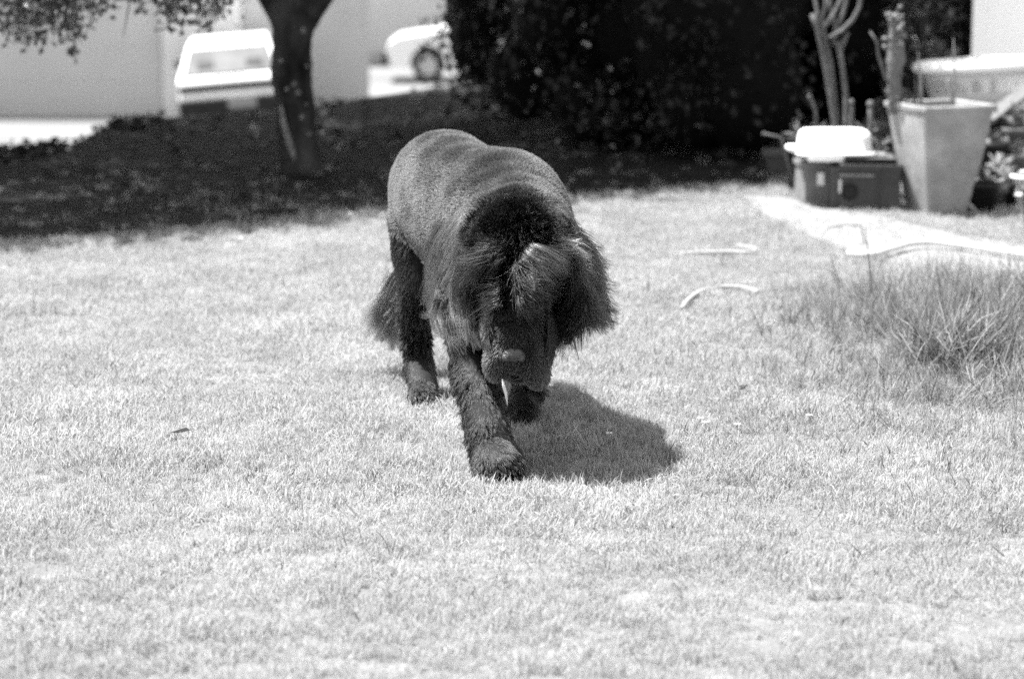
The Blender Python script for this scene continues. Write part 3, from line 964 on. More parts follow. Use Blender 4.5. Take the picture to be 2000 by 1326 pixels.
bk, cw3, ct3 = crate('plant_crate', 1626, 1690, 326, 410, .16, R(-4), M_tray, 'mid grey crate between the pale box and the dark crate', 'crate')
MB().box((-.03, -.087, ct3 * .55), (.022, .006, .06), bev=.002).build('sticker', M_plastic, bk)
# lids / flat boards on the crates
ld = empty('flat_lid', W(1690, 322, 10.45), R(-4), 'flat grey lid lying across the dark crate', 'lid')
ld.location.z = max(ct, ct3) + .012
MB().box((0, .08, 0), (.26, .20, .014), bev=.005).build('sheet', M_tray, ld)
MB().box((0.02, .08, .012), (.15, .12, .010), bev=.004).build('label_panel', M_card, ld)
# upturned white basin on top
bs = W(1632, 290, 10.5)
zb = ld.location.z + .008
basin = empty('washing_up_bowl', (bs.x, 10.55, zb + .005), R(3), 'bright white upturned plastic bowl on top of the crates', 'bowl')
def rrect(a, b, r, n=6):
    out = []
    for (sx, sy, a0) in ((1, 1, 0), (-1, 1, 90), (-1, -1, 180), (1, -1, 270)):
        for k in range(n + 1):
            an = R(a0 + 90 * k / n)
            out.append((sx * (a - r) + r * math.cos(an), sy * (b - r) + r * math.sin(an)))
    return out
rings = [(.172, .12, .055, 0.0), (.176, .124, .055, .004), (.174, .122, .055, .012), (.155, .105, .05, .016), (.152, .102, .05, .07), (.146, .096, .045, .092), (.132, .083, .04, .104), (.10, .06, .03, .108)]
vs = []; fs = []
for (a, b, r_, z) in rings: vs += [(x, y, z) for x, y in rrect(a, b, r_)]
m_ = 28
for i in range(len(rings) - 1):
    for k in range(m_):
        p0 = i * m_ + k; p1 = i * m_ + (k + 1) % m_
        fs.append((p0, p1, p1 + m_, p0 + m_))
fs.append(tuple(range((len(rings) - 1) * m_, len(rings) * m_)))
mesh_obj('shell', vs, fs, M_plastic, basin, smooth=True)
MB().box((-.185, 0, .026), (.05, .09, .026), bev=.012).build('handle', M_plastic, basin)
MB().box((.185 - .24, -.115, -.008), (.16, .02, .03), bev=.01).build('pouring_lip', M_plastic, basin)

# grey tray left behind
ty = G(1535, 345)
tray = empty('plant_tray', (ty.x + .02, ty.y + .05, 0), R(-6), 'shallow grey trough left of the crates in the shrubs shade', 'trough')
tz = W(1530, 295, ty.y).z
mb = MB()
r1 = [(-.09, -.06, .0), (.11, -.06, 0), (.11, .06, 0), (-.09, .06, 0)]
r2 = [(-.13, -.09, tz), (.15, -.09, tz), (.15, .09, tz), (-.13, .09, tz)]
r3 = [(-.12, -.08, tz), (.14, -.08, tz), (.14, .08, tz), (-.12, .08, tz)]
r4 = [(-.09, -.055, .02), (.11, -.055, .02), (.11, .055, .02), (-.09, .055, .02)]
vs = r1 + r2 + r3 + r4
fs = [(3, 2, 1, 0), (12, 13, 14, 15)]
for i in range(3):
    for k in range(4):
        a = i * 4 + k; b = i * 4 + (k + 1) % 4
        fs.append((a, b, b + 4, a + 4))
mb.add(vs, fs); mb.build('shell', M_tray, tray)
MB().box((0.01, -.094, tz - .012), (.285, .008, .024), bev=.002).build('rim', M_tray, tray)

# bare branching stems behind the crates
sb = W(1640, 260, 10.95)
fr = empty('bare_branching_plant', (sb.x, 10.95, 0), 0, 'tall bare plant with three forked grey stems behind the bowl', 'plant')
def stem(o, pl, rad, name='stem', m=M_stem, Y=10.95):
    pts_ = [W(a, b, Y + (c if c else 0)) - Vector(o.location) for a, b, c in pl]
    MB().tube(pts_, rad, n=9).build(name, m, o, smooth=True)
stem(fr, [(1636, 335, 0), (1632, 250, 0), (1622, 190, 0), (1612, 130, 0), (1602, 85, 0), (1594, 50, 0), (1586, 28, 0)], [.016, .014, .0125, .012, .011, .011, .012])
stem(fr, [(1594, 52, 0), (1597, 25, .02), (1592, 0, .03), (1586, -60, .05), (1580, -140, .05)], [.010, .009, .009, .009, .007])
stem(fr, [(1640, 335, .04), (1636, 250, .04), (1628, 180, .04), (1622, 120, .03), (1614, 90, .03), (1612, 84, .03)], [.015, .013, .013, .012, .013, .012])
stem(fr, [(1614, 92, .02), (1608, 60, .02), (1604, 40, .02), (1612, 10, .03), (1616, -60, .04)], [.012, .012, .010, .010, .009])
stem(fr, [(1608, 55, 0), (1628, 30, 0), (1642, 0, 0), (1656, -60, 0)], [.011, .010, .010, .009])
stem(fr, [(1652, 335, 0), (1653, 250, 0), (1652, 190, 0), (1645, 130, 0), (1640, 100, 0), (1636, 82, 0)], [.015, .014, .0125, .012, .014, .014])
stem(fr, [(1620, 75, -.02), (1645, 60, -.02), (1665, 40, -.02), (1678, 15, -.02), (1682, -10, -.02), (1684, -80, 0)], [.010, .010, .010, .010, .010, .008])
stem(fr, [(1643, 96, .02), (1650, 78, .02), (1657, 64, .02)], [.011, .010, .008])
stem(fr, [(1634, 60, .06), (1646, 30, .06), (1654, 0, .06), (1658, -60, .06)], [.010, .009, .009, .008])
stem(fr, [(1628, 90, .05), (1634, 50, .05), (1622, 20, .05), (1620, -40, .05)], [.011, .011, .010, .009])
# stubs
def stub(px0, py0, px1, py1, r_, Y, label):
    a = G(px0, py0); a = W(px0, py0, Y); a.z = max(a.z, .0); b = W(px1, py1, Y)
    o = empty('cut_stem', (a.x, a.y, 0), 0, label, 'plant', None)
    MB().tube([(0, 0, 0), (b - a) * .5 + Vector((0, 0, a.z)), (b.x - a.x, b.y - a.y, b.z)], [r_, r_ * .85, r_ * .8], n=8).ball((b.x - a.x, 0, b.z), r_ * 1.15, 10, 7).build('stalk', M_stem, o, smooth=True)
stub(1664, 262, 1663, 200, .012, 10.9, 'short cut stem with rounded top right of the forked stems')
stub(1702, 262, 1700, 204, .015, 10.85, 'pale round-topped cut stem left of the planter')
stub(1604, 240, 1581, 190, .010, 11.1, 'leaning knobbly stem left of the forked stems')
stub(1558, 275, 1492, 262, .008, 11.0, 'low twig reaching left above the grey trough')

def rosette(cx_, cy_, cz_, n, L, w, label, m=M_succ, cat='plant', name='spiky_plant', up=.8, seed=0, grp=None):
    r = random.Random(seed)
    o = empty(name, (cx_, cy_, cz_), 0, label, cat, grp)
    for k in range(n):
        a = r.uniform(0, 6.283); el = r.uniform(.25, 1.3) * up
        l = L * r.uniform(.6, 1.1)
        d0 = Vector((math.cos(a) * math.cos(el), math.sin(a) * math.cos(el), math.sin(el)))
        p1 = d0 * l * .5; p2 = d0 * l + Vector((0, 0, -l * .12))
        MB().tube([(0, 0, 0), p1 * .6, p1, (p1 + p2) / 2, p2], [w, w * 1.1, w * .9, w * .6, w * .1], n=6, flat=.45).build('leaf', m, o, smooth=True)
    return o
for i, (px_, py_, Y, L, n, lab) in enumerate((
        (1560, 262, 11.15, .10, 9, 'small spiky plant behind the left end of the bowl'),
        (1600, 258, 11.2, .09, 9, 'small spiky plant behind the middle of the bowl'),
        (1690, 262, 11.1, .11, 10, 'small spiky plant between bowl and planter'),
        (1722, 285, 10.8, .10, 12, 'fleshy low plant squeezed against the planter left side'),
        (1702, 300, 10.75, .08, 10, 'low pale plant just right of the white bowl'))):
    q = W(px_, py_, Y)
    rosette(q.x, q.y, max(0, q.z - .01), n, L, .008, lab, seed=i)
    MB_p = None
# supports for these plants: dark nursery pots
for i, (px_, py_, Y, lab) in enumerate(((1560, 268, 11.15, 'dark nursery pot behind the bowl, left one'), (1600, 264, 11.2, 'dark nursery pot behind the bowl, middle one'), (1690, 268, 11.1, 'dark nursery pot behind the bowl, right one'), (1722, 290, 10.8, 'dark nursery pot tight against the planter'), (1702, 306, 10.75, 'dark nursery pot right behind the dark crate'))):
    q = W(px_, py_, Y); z = max(.05, q.z)
    o = empty('nursery_pot', (q.x, q.y, 0), 0, lab, 'pot')
    MB().lathe([(0, 0), (.045, 0), (.058, z - .02), (.063, z - .02), (.063, z), (.055, z), (.052, z - .03), (0, z - .03)], n=20).build('pot_wall', M_black, o, smooth=True)

# succulents right of the planter
for i, (px_, py_, Y, L, n, w, lab) in enumerate((
        (1950, 232, 11.3, .13, 16, .010, 'spreading succulent under the tub, just right of the planter rim'),
        (1985, 240, 11.2, .16, 18, .012, 'large dark rosette under the right part of the tub'),
        (1938, 268, 10.9, .08, 14, .010, 'small bead-leaved succulent touching the planter right side'),
        (1975, 292, 10.9, .12, 18, .013, 'rounded succulent at the right picture edge'),
        (1955, 318, 10.7, .10, 18, .014, 'pale finger-leaved succulent above the wire basket'),
        (1935, 352, 10.5, .09, 16, .013, 'pale finger-leaved succulent low beside the planter'),
        (1965, 345, 10.55, .10, 14, .013, 'pale upright fleshy plant behind the wire basket'))):
    q = W(px_, py_, Y)
    rosette(q.x, q.y, max(.0, q.z - .03), n, L, w, lab, M_succ if i < 4 else M_dry, seed=30 + i, up=1.1)
    if q.z > .12:
        o = empty('terracotta_pot', (q.x, q.y, 0), 0, 'plain pot carrying the ' + lab.split(',')[0], 'pot')
        z = q.z - .02
        MB().lathe([(0, 0), (.05, 0), (.072, z - .03), (.08, z - .03), (.08, z), (.07, z), (.066, z - .02), (0, z - .02)], n=22).build('pot_wall', M_tray if i % 2 else M_black, o, smooth=True)
# wire basket
wb = G(2000, 405)
bk_ = empty('wire_basket', (wb.x + .09, wb.y + .05, 0), R(6), 'white wire basket cut by the right picture edge', 'basket')
zb0 = W(1990, 378, wb.y).z; zb1 = W(1990, 345, wb.y).z
for z, r_ in ((zb0, .008), (zb1, .010)):
    MB().tube([(x, y, z) for x, y in rrect(.15, .11, .03)] + [(.15, .08, z)], r_, n=7, cap=False).build('hoop', M_wire, bk_, smooth=True)
pts_ = rrect(.148, .108, .03)
for k in range(0, 28, 2):
    x, y = pts_[k]
    MB().tube([(x * .85, y * .85, .0), (x, y, zb0), (x, y, zb1)], .003, n=5).build('upright_wire', M_wire, bk_)
mb = MB()
MB().tube([(0.0, 0.0, .0), (0, 0, zb0 * .9)], [.11, .12], n=16).build('liner', M_card, bk_)
q = G(1925, 428)
dp = empty('broken_pot', (q.x + .02, q.y + .22, 0), R(30), 'dark empty pot lying at the planter foot', 'pot')
MB().lathe([(0, 0), (.055, 0), (.075, .11), (.08, .11), (.08, .13), (.07, .13), (.05, .02), (0, .02)], n=20).build('pot_wall', M_black, dp, smooth=True)
for (a, b, Y, lab) in (((1892, 398), (1918, 424), 10.2, 'dry stick leaning at the planter foot'), ((1982, 412), (2030, 380), 10.2, 'dry stick at the right picture edge')):
    p0 = W(a[0], a[1], Y); p1 = W(b[0], b[1], Y); 
    o = empty('stick', p0, 0, lab, 'stick')
    MB().tube([(0, 0, 0), (p1 - p0)], [.008, .006], n=6).build('twig', M_dry, o)
q = G(2040, 470)
bg_ = empty('dark_bucket', (q.x + .03, q.y, 0), 0, 'dark bucket cut by the right picture edge below the basket', 'bucket')
MB().lathe([(0, 0), (.10, 0), (.125, .2), (.13, .2), (.13, .215), (.12, .215), (.1, .02), (0, .02)], n=28).build('bucket_wall', M_tray, bg_, smooth=True)

# ------------------------------------------------------------------ hose and wire in the grass
def hose(px, r_, name, label, m, zoff=.014, cat='hose', arch=None):
    pts_ = [G(a, b) for a, b in px]
    out = []
    for i in range(len(pts_) - 1):
        p0 = pts_[max(0, i - 1)]; p1 = pts_[i]; p2 = pts_[i + 1]; p3 = pts_[min(len(pts_) - 1, i + 2)]
        for k in range(8):
            t = k / 8
            out.append(.5 * ((2 * p1) + (p2 - p0) * t + (2 * p0 - 5 * p1 + 4 * p2 - p3) * t * t + (3 * p1 - p0 - 3 * p2 + p3) * t ** 3))
    out.append(pts_[-1])
    n = len(out)
    for i, q in enumerate(out):
        q.z = zoff + (arch(i / (n - 1)) if arch else 0)
    o = MB().tube(out, r_, n=10).build(name, m, None, smooth=True)
    return tag(o, label, cat)
hose([(1655, 512), (1700, 514), (1740, 503), (1780, 492), (1830, 490), (1900, 498), (1960, 508), (2060, 522)], .013, 'garden_hose', 'pale hose curving through the grass beside the sandy strip', M_hose, .034)
hose([(1332, 612), (1342, 598), (1358, 585), (1380, 575), (1410, 570), (1450, 571), (1480, 580)], .0085, 'garden_hose', 'pale arched hose loop lying in grass right of the dog', M_hose_old, .016)
hose([(1330, 505), (1360, 503), (1420, 501), (1462, 502), (1475, 495), (1440, 488)], .0085, 'garden_hose', 'short pale hose length in the farther grass right of the dog', M_hose_old, .016)
a = W(1600, 470, 9.5); 
pl = [(1600, 492), (1602, 462), (1620, 444), (1650, 438), (1682, 442), (1690, 470)]
Yw = 9.35
o = MB().tube([W(x_, y_, Yw) if i else G(x_, y_) for i, (x_, y_) in enumerate(pl[:-1])] + [Vector((W(1690, 470, Yw).x, Yw, 0))] , .0032, n=6).build('bent_wire', M_cable, None, smooth=True)
tag(o, 'thin dark wire arching over the sandy strip', 'wire')

# long stray blades with depth near the tall grass
q = G(1695, 600)
def stray(px0, py0, px1, py1, label, m=M_cable, r_=.0028):
    a = G(px0, py0); b = W(px1, py1, a.y + .02)
    o = empty('grass_stalk', a, 0, label, 'grass stalk')
    MB().tube([(0, 0, 0), (b - a) * .5 + Vector((.004, 0, 0)), b - a], [r_, r_ * .9, r_ * .4], n=5).build('stalk', m, o)
M_stalk = mat('dark_stalk', 0.10, 0.7, 0.2)
stray(1702, 600, 1690, 444, 'tallest thin dark grass stalk left of the tall grass', M_stalk)
stray(1642, 580, 1622, 500, 'thin dark stalk leaning left at the tall grass edge', M_stalk)
stray(1650, 560, 1616, 525, 'short dark stalk crossing another at the tall grass edge', M_stalk, .002)
stray(1596, 655, 1572, 612, 'dark bent stalk left of the tall grass', M_stalk, .003)
stray(1838, 640, 1828, 505, 'upright stalk rising from the middle of the tall grass', M_stalk, .0025)
stray(1292, 900, 1318, 862, 'dark stalk at the right tip of the dog shadow', M_stalk, .002)

# daisies and fallen leaves
for i, (px_, py_, lab) in enumerate(((470, 480, 'lone daisy in the sunlit grass left of the dog'), (664, 430, 'daisy nearest the shade edge left of the dog'), (684, 430, 'daisy beside another at the shade edge'),
        (1368, 838, 'small white flower right of the dog shadow'), (1378, 846, 'lower small white flower right of the dog shadow'), (1440, 850, 'small white flower in grass, middle right'), (1580, 832, 'white flower below the tall grass'), (1180, 812, 'white flower inside the dog shadow'), (1190, 868, 'lower white flower inside the dog shadow'))):
    q = G(px_, py_)
    o = empty('daisy', q, 0, lab, 'flower', 'white flowers in the lawn')
    for k in range(9):
        a = k * 6.283 / 9
        MB().ball((.0055 * math.cos(a), .0055 * math.sin(a), .030), (.0040, .0017, .001), 6, 4, Matrix.Rotation(a, 3, 'Z')).build('petal', M_petal, o)
    MB().tube([(0, 0, 0), (0, 0, .035)], .001, n=5).build('stalk', M_dry, o)
for i, (px_, py_, s_, lab) in enumerate(((352, 866, .028, 'curled pale leaf lying on the grass at left'), (1450, 780, .02, 'tiny leaf right of the dog'))):
    q = G(px_, py_)
    o = empty('fallen_leaf', (q.x, q.y, .03), random.uniform(0, 3), lab, 'leaf')
    vs = [(-s_, 0, 0), (-s_ * .3, s_ * .35, .008), (s_ * .6, s_ * .3, .01), (s_, 0, .002), (s_ * .5, -s_ * .3, .012), (-s_ * .4, -s_ * .33, .006), (0, 0, -.003)]
    fs = [(0, 6, 1), (1, 6, 2), (2, 6, 3), (3, 6, 4), (4, 6, 5), (5, 6, 0)]
    mesh_obj('blade', vs, fs, M_dry, o, attr=[1] * 7)

# leaf litter in the tree's shade
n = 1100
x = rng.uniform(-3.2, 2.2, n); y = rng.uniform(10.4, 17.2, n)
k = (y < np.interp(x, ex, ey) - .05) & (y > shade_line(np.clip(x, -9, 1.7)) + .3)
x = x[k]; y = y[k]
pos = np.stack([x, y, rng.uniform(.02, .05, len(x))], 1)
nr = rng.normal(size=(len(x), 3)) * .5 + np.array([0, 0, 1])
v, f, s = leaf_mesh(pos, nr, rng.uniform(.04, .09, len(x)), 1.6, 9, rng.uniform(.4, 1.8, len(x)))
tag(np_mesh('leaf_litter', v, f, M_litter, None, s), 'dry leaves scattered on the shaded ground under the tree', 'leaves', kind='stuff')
# ragged low plants along the bank edge
P = []
for i in range(700):
    t = random.random()
    xx = -3.4 + t * 1.25
    yy = float(np.interp(xx, ex, ey)) - random.uniform(0, .9)
    P.append((xx, min(yy, 13.35) if xx < -2.42 else yy, abs(random.gauss(0, .018))))
P = np.array(P)
v, f, s = leaf_mesh(P, rng.normal(size=P.shape) + np.array([0, 0, .6]), rng.uniform(.03, .07, len(P)), 1.6, 19, rng.uniform(.5, 1.5, len(P)))
tag(np_mesh('ground_cover', v, f, M_leaf_shrub, None, s), 'low dark leafy ground cover on the bank edge at left', 'ground cover', kind='stuff')


# ------------------------------------------------------------------ the dog
prims = []    # (label, a, ra, b, rb) capsules used to say which part a hair root belongs to
db = MB()
def ell(c, r, rz=0, ry=0, rx=0, lab='trunk'):
    db.ball(c, r, 28, 18, Euler((rx, ry, rz)).to_matrix())
    prims.append((lab, Vector(c), sum(r) / 3, Vector(c), sum(r) / 3))
def caps(pts_, rad, lab, n=14):
    pts_ = [Vector(p) for p in pts_]
    # resample so the tube is smooth
    db.tube(pts_, rad, n=n)
    for p, r_ in zip(pts_, rad): db.ball(p, r_, 14, 9)
    for i in range(len(pts_) - 1):
        prims.append((lab, pts_[i], rad[i], pts_[i + 1], rad[i + 1]))
YAW = R(17)      # trunk axis: rump at the back left, shoulders to the front right
rump = W(866, 372, 6.50); loin = W(893, 392, 6.30); thor = W(984, 452, 6.02); shld = W(1004, 488, 5.88)
keys = [(rump, (.138, .17, .155)), (loin, (.145, .17, .158)), (W(925, 425, 6.18), (.152, .17, .176)), (thor, (.172, .17, .200))]
for k in range(16):
    t = k / 15 * 3; i0 = min(2, int(t)); f_ = t - i0; f_ = f_ * f_ * (3 - 2 * f_) * .4 + f_ * .6
    (ca, ra), (cb, rb) = keys[i0], keys[i0 + 1]
    ell(ca.lerp(cb, f_), tuple(x_ * (1 - f_) + y_ * f_ for x_, y_ in zip(ra, rb)), YAW, lab='trunk')
ell(thor.lerp(shld, .35), (.166, .165, .190), YAW, lab='trunk')
ell(thor.lerp(shld, .7), (.158, .16, .180), YAW, lab='neck')
ell(shld, (.158, .15, .172), YAW, lab='neck')
# neck to skull
nk = W(1008, 505, 5.76); sk = W(1014, 490, 5.62)
caps([W(1000, 470, 5.85), nk, W(1012, 505, 5.68)], [.140, .128, .112], 'neck')
ell(sk, (.104, .11, .098), 0, lab='head')
ell(W(1012, 545, 5.60), (.085, .09, .085), 0, lab='head')
m0 = W(1010, 590, 5.57); m1 = W(1006, 650, 5.53); m2 = W(1003, 692, 5.515)
caps([m0, m1, m2], [.078, .058, .044], 'muzzle')
ell(W(972, 702, 5.52), (.032, .050, .052), 0, ry=R(8), lab='muzzle')
ell(W(968, 650, 5.56), (.030, .05, .055), 0, lab='muzzle')
ell(W(1046, 650, 5.57), (.036, .05, .065), 0, lab='muzzle')
ell(W(1042, 708, 5.52), (.034, .052, .060), 0, ry=R(-8), lab='muzzle')
ell(W(1050, 732, 5.54), (.027, .038, .034), 0, lab='muzzle')
ell(W(1012, 728, 5.585), (.034, .03, .024), 0, lab='muzzle')
# ears: hanging folds either side
ell(W(1118, 505, 5.66), (.030, .055, .080), 0, ry=R(-14), lab='earfold')
ell(W(925, 520, 5.66), (.026, .055, .070), 0, ry=R(10), lab='earfold')
# chest and forelegs
ell(W(1015, 585, 5.96), (.105, .12, .12), 0, lab='chest')
fp = G(972, 948)
caps([W(920, 540, 5.92), W(915, 620, 5.84), W(920, 700, 5.74), W(938, 780, 5.64), W(954, 850, 5.56), W(968, 902, 5.52)], [.080, .057, .047, .047, .050, .053], 'leg')
ell((fp.x, fp.y + .050, .046), (.056, .080, .046), R(8), lab='paw')
for k, dx in enumerate((-.042, -.015, .014, .040)):
    ell((fp.x + dx + .002, fp.y - .012 + abs(dx) * .6, .027), (.0150, .032, .027), lab='paw')
bp = G(1018, 838)
caps([W(1056, 560, 6.0), W(1046, 630, 6.06), W(1036, 700, 6.12), W(1028, 770, 6.16), (bp.x, bp.y + .06, .05)], [.070, .052, .040, .036, .036], 'leg')
ell((bp.x, bp.y + .03, .030), (.029, .055, .030), lab='paw')
# hind legs: thigh, knee forward, hock back, near-vertical shank
hp = G(824, 800)
caps([W(826, 430, 6.48), W(815, 500, 6.44), W(812, 570, 6.40)], [.088, .062, .044], 'thigh')
caps([W(812, 570, 6.40), W(812, 640, 6.47), W(818, 710, 6.46), (hp.x + .002, hp.y + .065, .05)], [.043, .036, .034, .034], 'leg')
ell((hp.x, hp.y + .045, .032), (.036, .062, .034), lab='paw')
for dx in (-.022, -.008, .008, .022):
    ell((hp.x + dx, hp.y - .002 + abs(dx) * .4, .020), (.011, .022, .018), lab='paw')
hq = Vector((W(930, 640, 6.75).x, 6.72, 0))
caps([W(925, 440, 6.55), W(930, 530, 6.58), W(935, 590, 6.62)], [.09, .07, .052], 'thigh')
caps([W(935, 590, 6.62), W(940, 640, 6.75), (hq.x, 6.78, .10), (hq.x, 6.76, .045)], [.050, .040, .036, .036], 'leg')
ell((hq.x, 6.72, .034), (.040, .06, .034), lab='paw')
# tail, hanging to the left behind the thigh
tl = [W(850, 340, 6.68), W(822, 400, 6.74), W(800, 470, 6.76), W(782, 540, 6.74), W(768, 590, 6.73), W(760, 620, 6.73)]
caps(tl, [.036, .030, .026, .022, .018, .012], 'tail', n=10)

raw = db.build('dog_raw', None)
rm = raw.modifiers.new('r', 'REMESH'); rm.mode = 'VOXEL'; rm.voxel_size = 0.0075; rm.use_smooth_shade = True
sm = raw.modifiers.new('s', 'SMOOTH'); sm.iterations = 11; sm.factor = .6
dg = bpy.context.evaluated_depsgraph_get()
me = bpy.data.meshes.new_from_object(raw.evaluated_get(dg))
bpy.data.objects.remove(raw)
me.name = 'dog'
# clip ridges across the withers and a shallow dip behind the shoulder blades
nv = len(me.vertices)
co = np.empty(nv * 3, np.float32); me.vertices.foreach_get('co', co); co = co.reshape(-1, 3).astype(np.float64)
no = np.empty(nv * 3, np.float32); me.vertices.foreach_get('normal', no); no = no.reshape(-1, 3)
ctr = np.array(W(1000, 520, 5.62))
dist = np.linalg.norm((co - ctr) * np.array([1, .8, 1.1]), axis=1)
msk = np.clip((co[:, 2] - .42) / .1, 0, 1) * np.clip((dist - .17) / .05, 0, 1) * np.clip((.36 - dist) / .1, 0, 1)
wob = np.array([noise.noise(Vector(c) * 6) for c in co])
amp = .0011 * np.sin((dist + wob * .06) * 2 * math.pi / .052) * (1 + 1.2 * np.clip((.30 - dist) / .08, 0, 1))
wob2 = np.array([noise.noise(Vector(c) * 3.2 + Vector((3, 1, 7))) for c in co])
co = co + no * (amp * msk + (wob * .004 + wob2 * .008) * np.clip((co[:, 2] - .35) / .1, 0, 1))[:, None]
me.vertices.foreach_set('co', co.astype(np.float32).ravel()); me.update()
me.materials.clear(); me.materials.append(M_skin)
me.polygons.foreach_set('use_smooth', [True] * len(me.polygons))
dog = bpy.data.objects.new('dog', me); C.objects.link(dog)
tag(dog, 'large dark shaggy dog with clipped back walking head down on the lawn', 'dog')
bvh = BVHTree.FromObject(dog, bpy.context.evaluated_depsgraph_get())

# sample the skin
me.calc_loop_triangles()
nt_ = len(me.loop_triangles)
tri = np.empty(nt_ * 3, np.int32); me.loop_triangles.foreach_get('vertices', tri); tri = tri.reshape(-1, 3)
no = np.empty(nv * 3, np.float32); me.vertices.foreach_get('normal', no); no = no.reshape(-1, 3).astype(np.float64)
A = co[tri[:, 0]]; B = co[tri[:, 1]]; Cc = co[tri[:, 2]]
area = .5 * np.linalg.norm(np.cross(B - A, Cc - A), axis=1)
def sample(n, seed):
    r = np.random.default_rng(seed)
    t = r.choice(nt_, n, p=area / area.sum())
    u = r.random(n); v_ = r.random(n); m_ = u + v_ > 1; u[m_] = 1 - u[m_]; v_[m_] = 1 - v_[m_]
    w = 1 - u - v_
    p = A[t] * w[:, None] + B[t] * u[:, None] + Cc[t] * v_[:, None]
    nn = no[tri[t, 0]] * w[:, None] + no[tri[t, 1]] * u[:, None] + no[tri[t, 2]] * v_[:, None]
    nn /= np.linalg.norm(nn, axis=1, keepdims=True) + 1e-9
    return p, nn
labs = sorted(set(p[0] for p in prims))
def classify(p):
    best = np.full(len(p), 1e9); lab = np.zeros(len(p), int)
    for (l, a, ra, b, rb) in prims:
        a_ = np.array(a); d_ = np.array(b) - a_; L2 = d_ @ d_
        t = np.clip(((p - a_) @ d_) / L2, 0, 1) if L2 > 1e-9 else np.zeros(len(p))
        q = a_ + t[:, None] * d_
        ds = np.linalg.norm(p - q, axis=1) / (ra + (rb - ra) * t)
        k = ds < best
        best[k] = ds[k]; lab[k] = labs.index(l)
    return lab
def norm(v_): return v_ / (np.linalg.norm(v_, axis=-1, keepdims=True) + 1e-9)

def make_hair(name, roots, d0, length, m, npt=6, rad=.0006, gravity=.5, rough=.1, clump=0, clump_f=.6, curl=0.0, collide=False, seed=0, lift=.002, parent=None, tip=None, noise_s=14):
    r = np.random.default_rng(seed)
    n = len(roots)
    if n == 0: return
    pts_ = np.zeros((n, npt, 3)); pts_[:, 0] = roots
    d = norm(d0.copy())
    st = (length / (npt - 1))[:, None]
    g = np.array([0, 0, -1.0])
    ph = r.uniform(0, 6.28, n)
    # slowly varying comb noise
    wn_ = np.array([noise.noise_vector(Vector(c) * noise_s) for c in roots]) * rough * 2.0
    d = norm(d + wn_ + r.normal(size=(n, 3)) * rough * .6)
    for k in range(1, npt):
        t = k / (npt - 1)
        grav = gravity if np.isscalar(gravity) else gravity[:, None]
        d = norm(d + g * grav * 1.6 / npt + r.normal(size=(n, 3)) * rough * .22)
        off = 0
        if curl:
            off = np.stack([np.sin(ph + t * 9), np.cos(ph + t * 8), np.sin(ph * 2 + t * 7)], 1) * curl * t
        pts_[:, k] = pts_[:, k - 1] + d * st + (off * st if curl else 0)
        if collide:
            for i in range(n):
                c = Vector(pts_[i, k]); loc, nrm_, idx, ds = bvh.find_nearest(c)
                if loc is not None:
                    s_ = (c - loc).dot(nrm_)
                    if s_ < lift:
                        q = loc + nrm_ * lift * (1 + t)
                        pts_[i, k] = q
                        dd = np.array(q) - pts_[i, k - 1]
                        d[i] = dd / (np.linalg.norm(dd) + 1e-9)
    if clump:
        nc = max(3, n // clump)
        ci = r.choice(n, nc, replace=False)
        kd = KDTree(nc)
        for j, i in enumerate(ci): kd.insert(Vector(roots[i]), j)
        kd.balance()
        near = np.array([kd.find(Vector(c))[1] for c in roots])
        cc = pts_[ci][near]
        cf = np.clip(clump_f + r.normal(size=n) * .12, 0, .97)
        for k in range(npt):
            t = k / (npt - 1)
            w = (t ** .8 * cf)[:, None]
            pts_[:, k] = pts_[:, k] * (1 - w) + cc[:, k] * w
    hc = bpy.data.hair_curves.new(name)
    hc.add_curves([npt] * n)
    hc.attributes['position'].data.foreach_set('vector', pts_.astype(np.float32).ravel())
    ra = hc.attributes.get('radius') or hc.attributes.new('radius', 'FLOAT', 'POINT')
    tt = np.linspace(0, 1, npt)
    prof_ = (1 - tt ** 2 * .85) * rad
    ra.data.foreach_set('value', np.tile(prof_, n).astype(np.float32))
    hc.materials.append(m)
    o = bpy.data.objects.new(name, hc); C.objects.link(o); o.parent = parent
    return o

fwd = np.array([math.sin(YAW), -math.cos(YAW), 0.0])
back = -fwd
def hit(px, py, Yf=5.8):
    """where the line of sight through the pixel first meets the dog's body"""
    q = W(px, py, 3.0); o_ = Vector((0, 0, CAM_H))
    loc, nr_, i_, ds_ = bvh.ray_cast(o_, (q - o_).normalized())
    return loc if loc is not None else W(px, py, Yf)
P0, N0 = sample(300000, 5)
lab = classify(P0)
L_ = {l: i for i, l in enumerate(labs)}
def isl(*a):
    m_ = np.zeros(len(lab), bool)
    for q in a: m_ |= lab == L_[q]
    return m_
axis_t = (P0 - np.array(thor)) @ fwd
low = P0[:, 2]
wv = np.array([noise.noise(Vector(c) * 11) for c in P0]) * .03
headd = np.linalg.norm((P0 - np.array(sk)) * np.array([1, 1, 1]), axis=1)
body = isl('trunk', 'thigh', 'neck', 'chest')
front = isl('neck', 'chest') & ((low < .53) | (headd < .152 + wv * 1.2))
thr = .43 + np.clip(-.24 - P0[:, 0], 0, .2) * .55
coat_z = body & ~front & (low + wv > thr)
under_z = body & ~front & ~coat_z
r = np.random.default_rng(3)
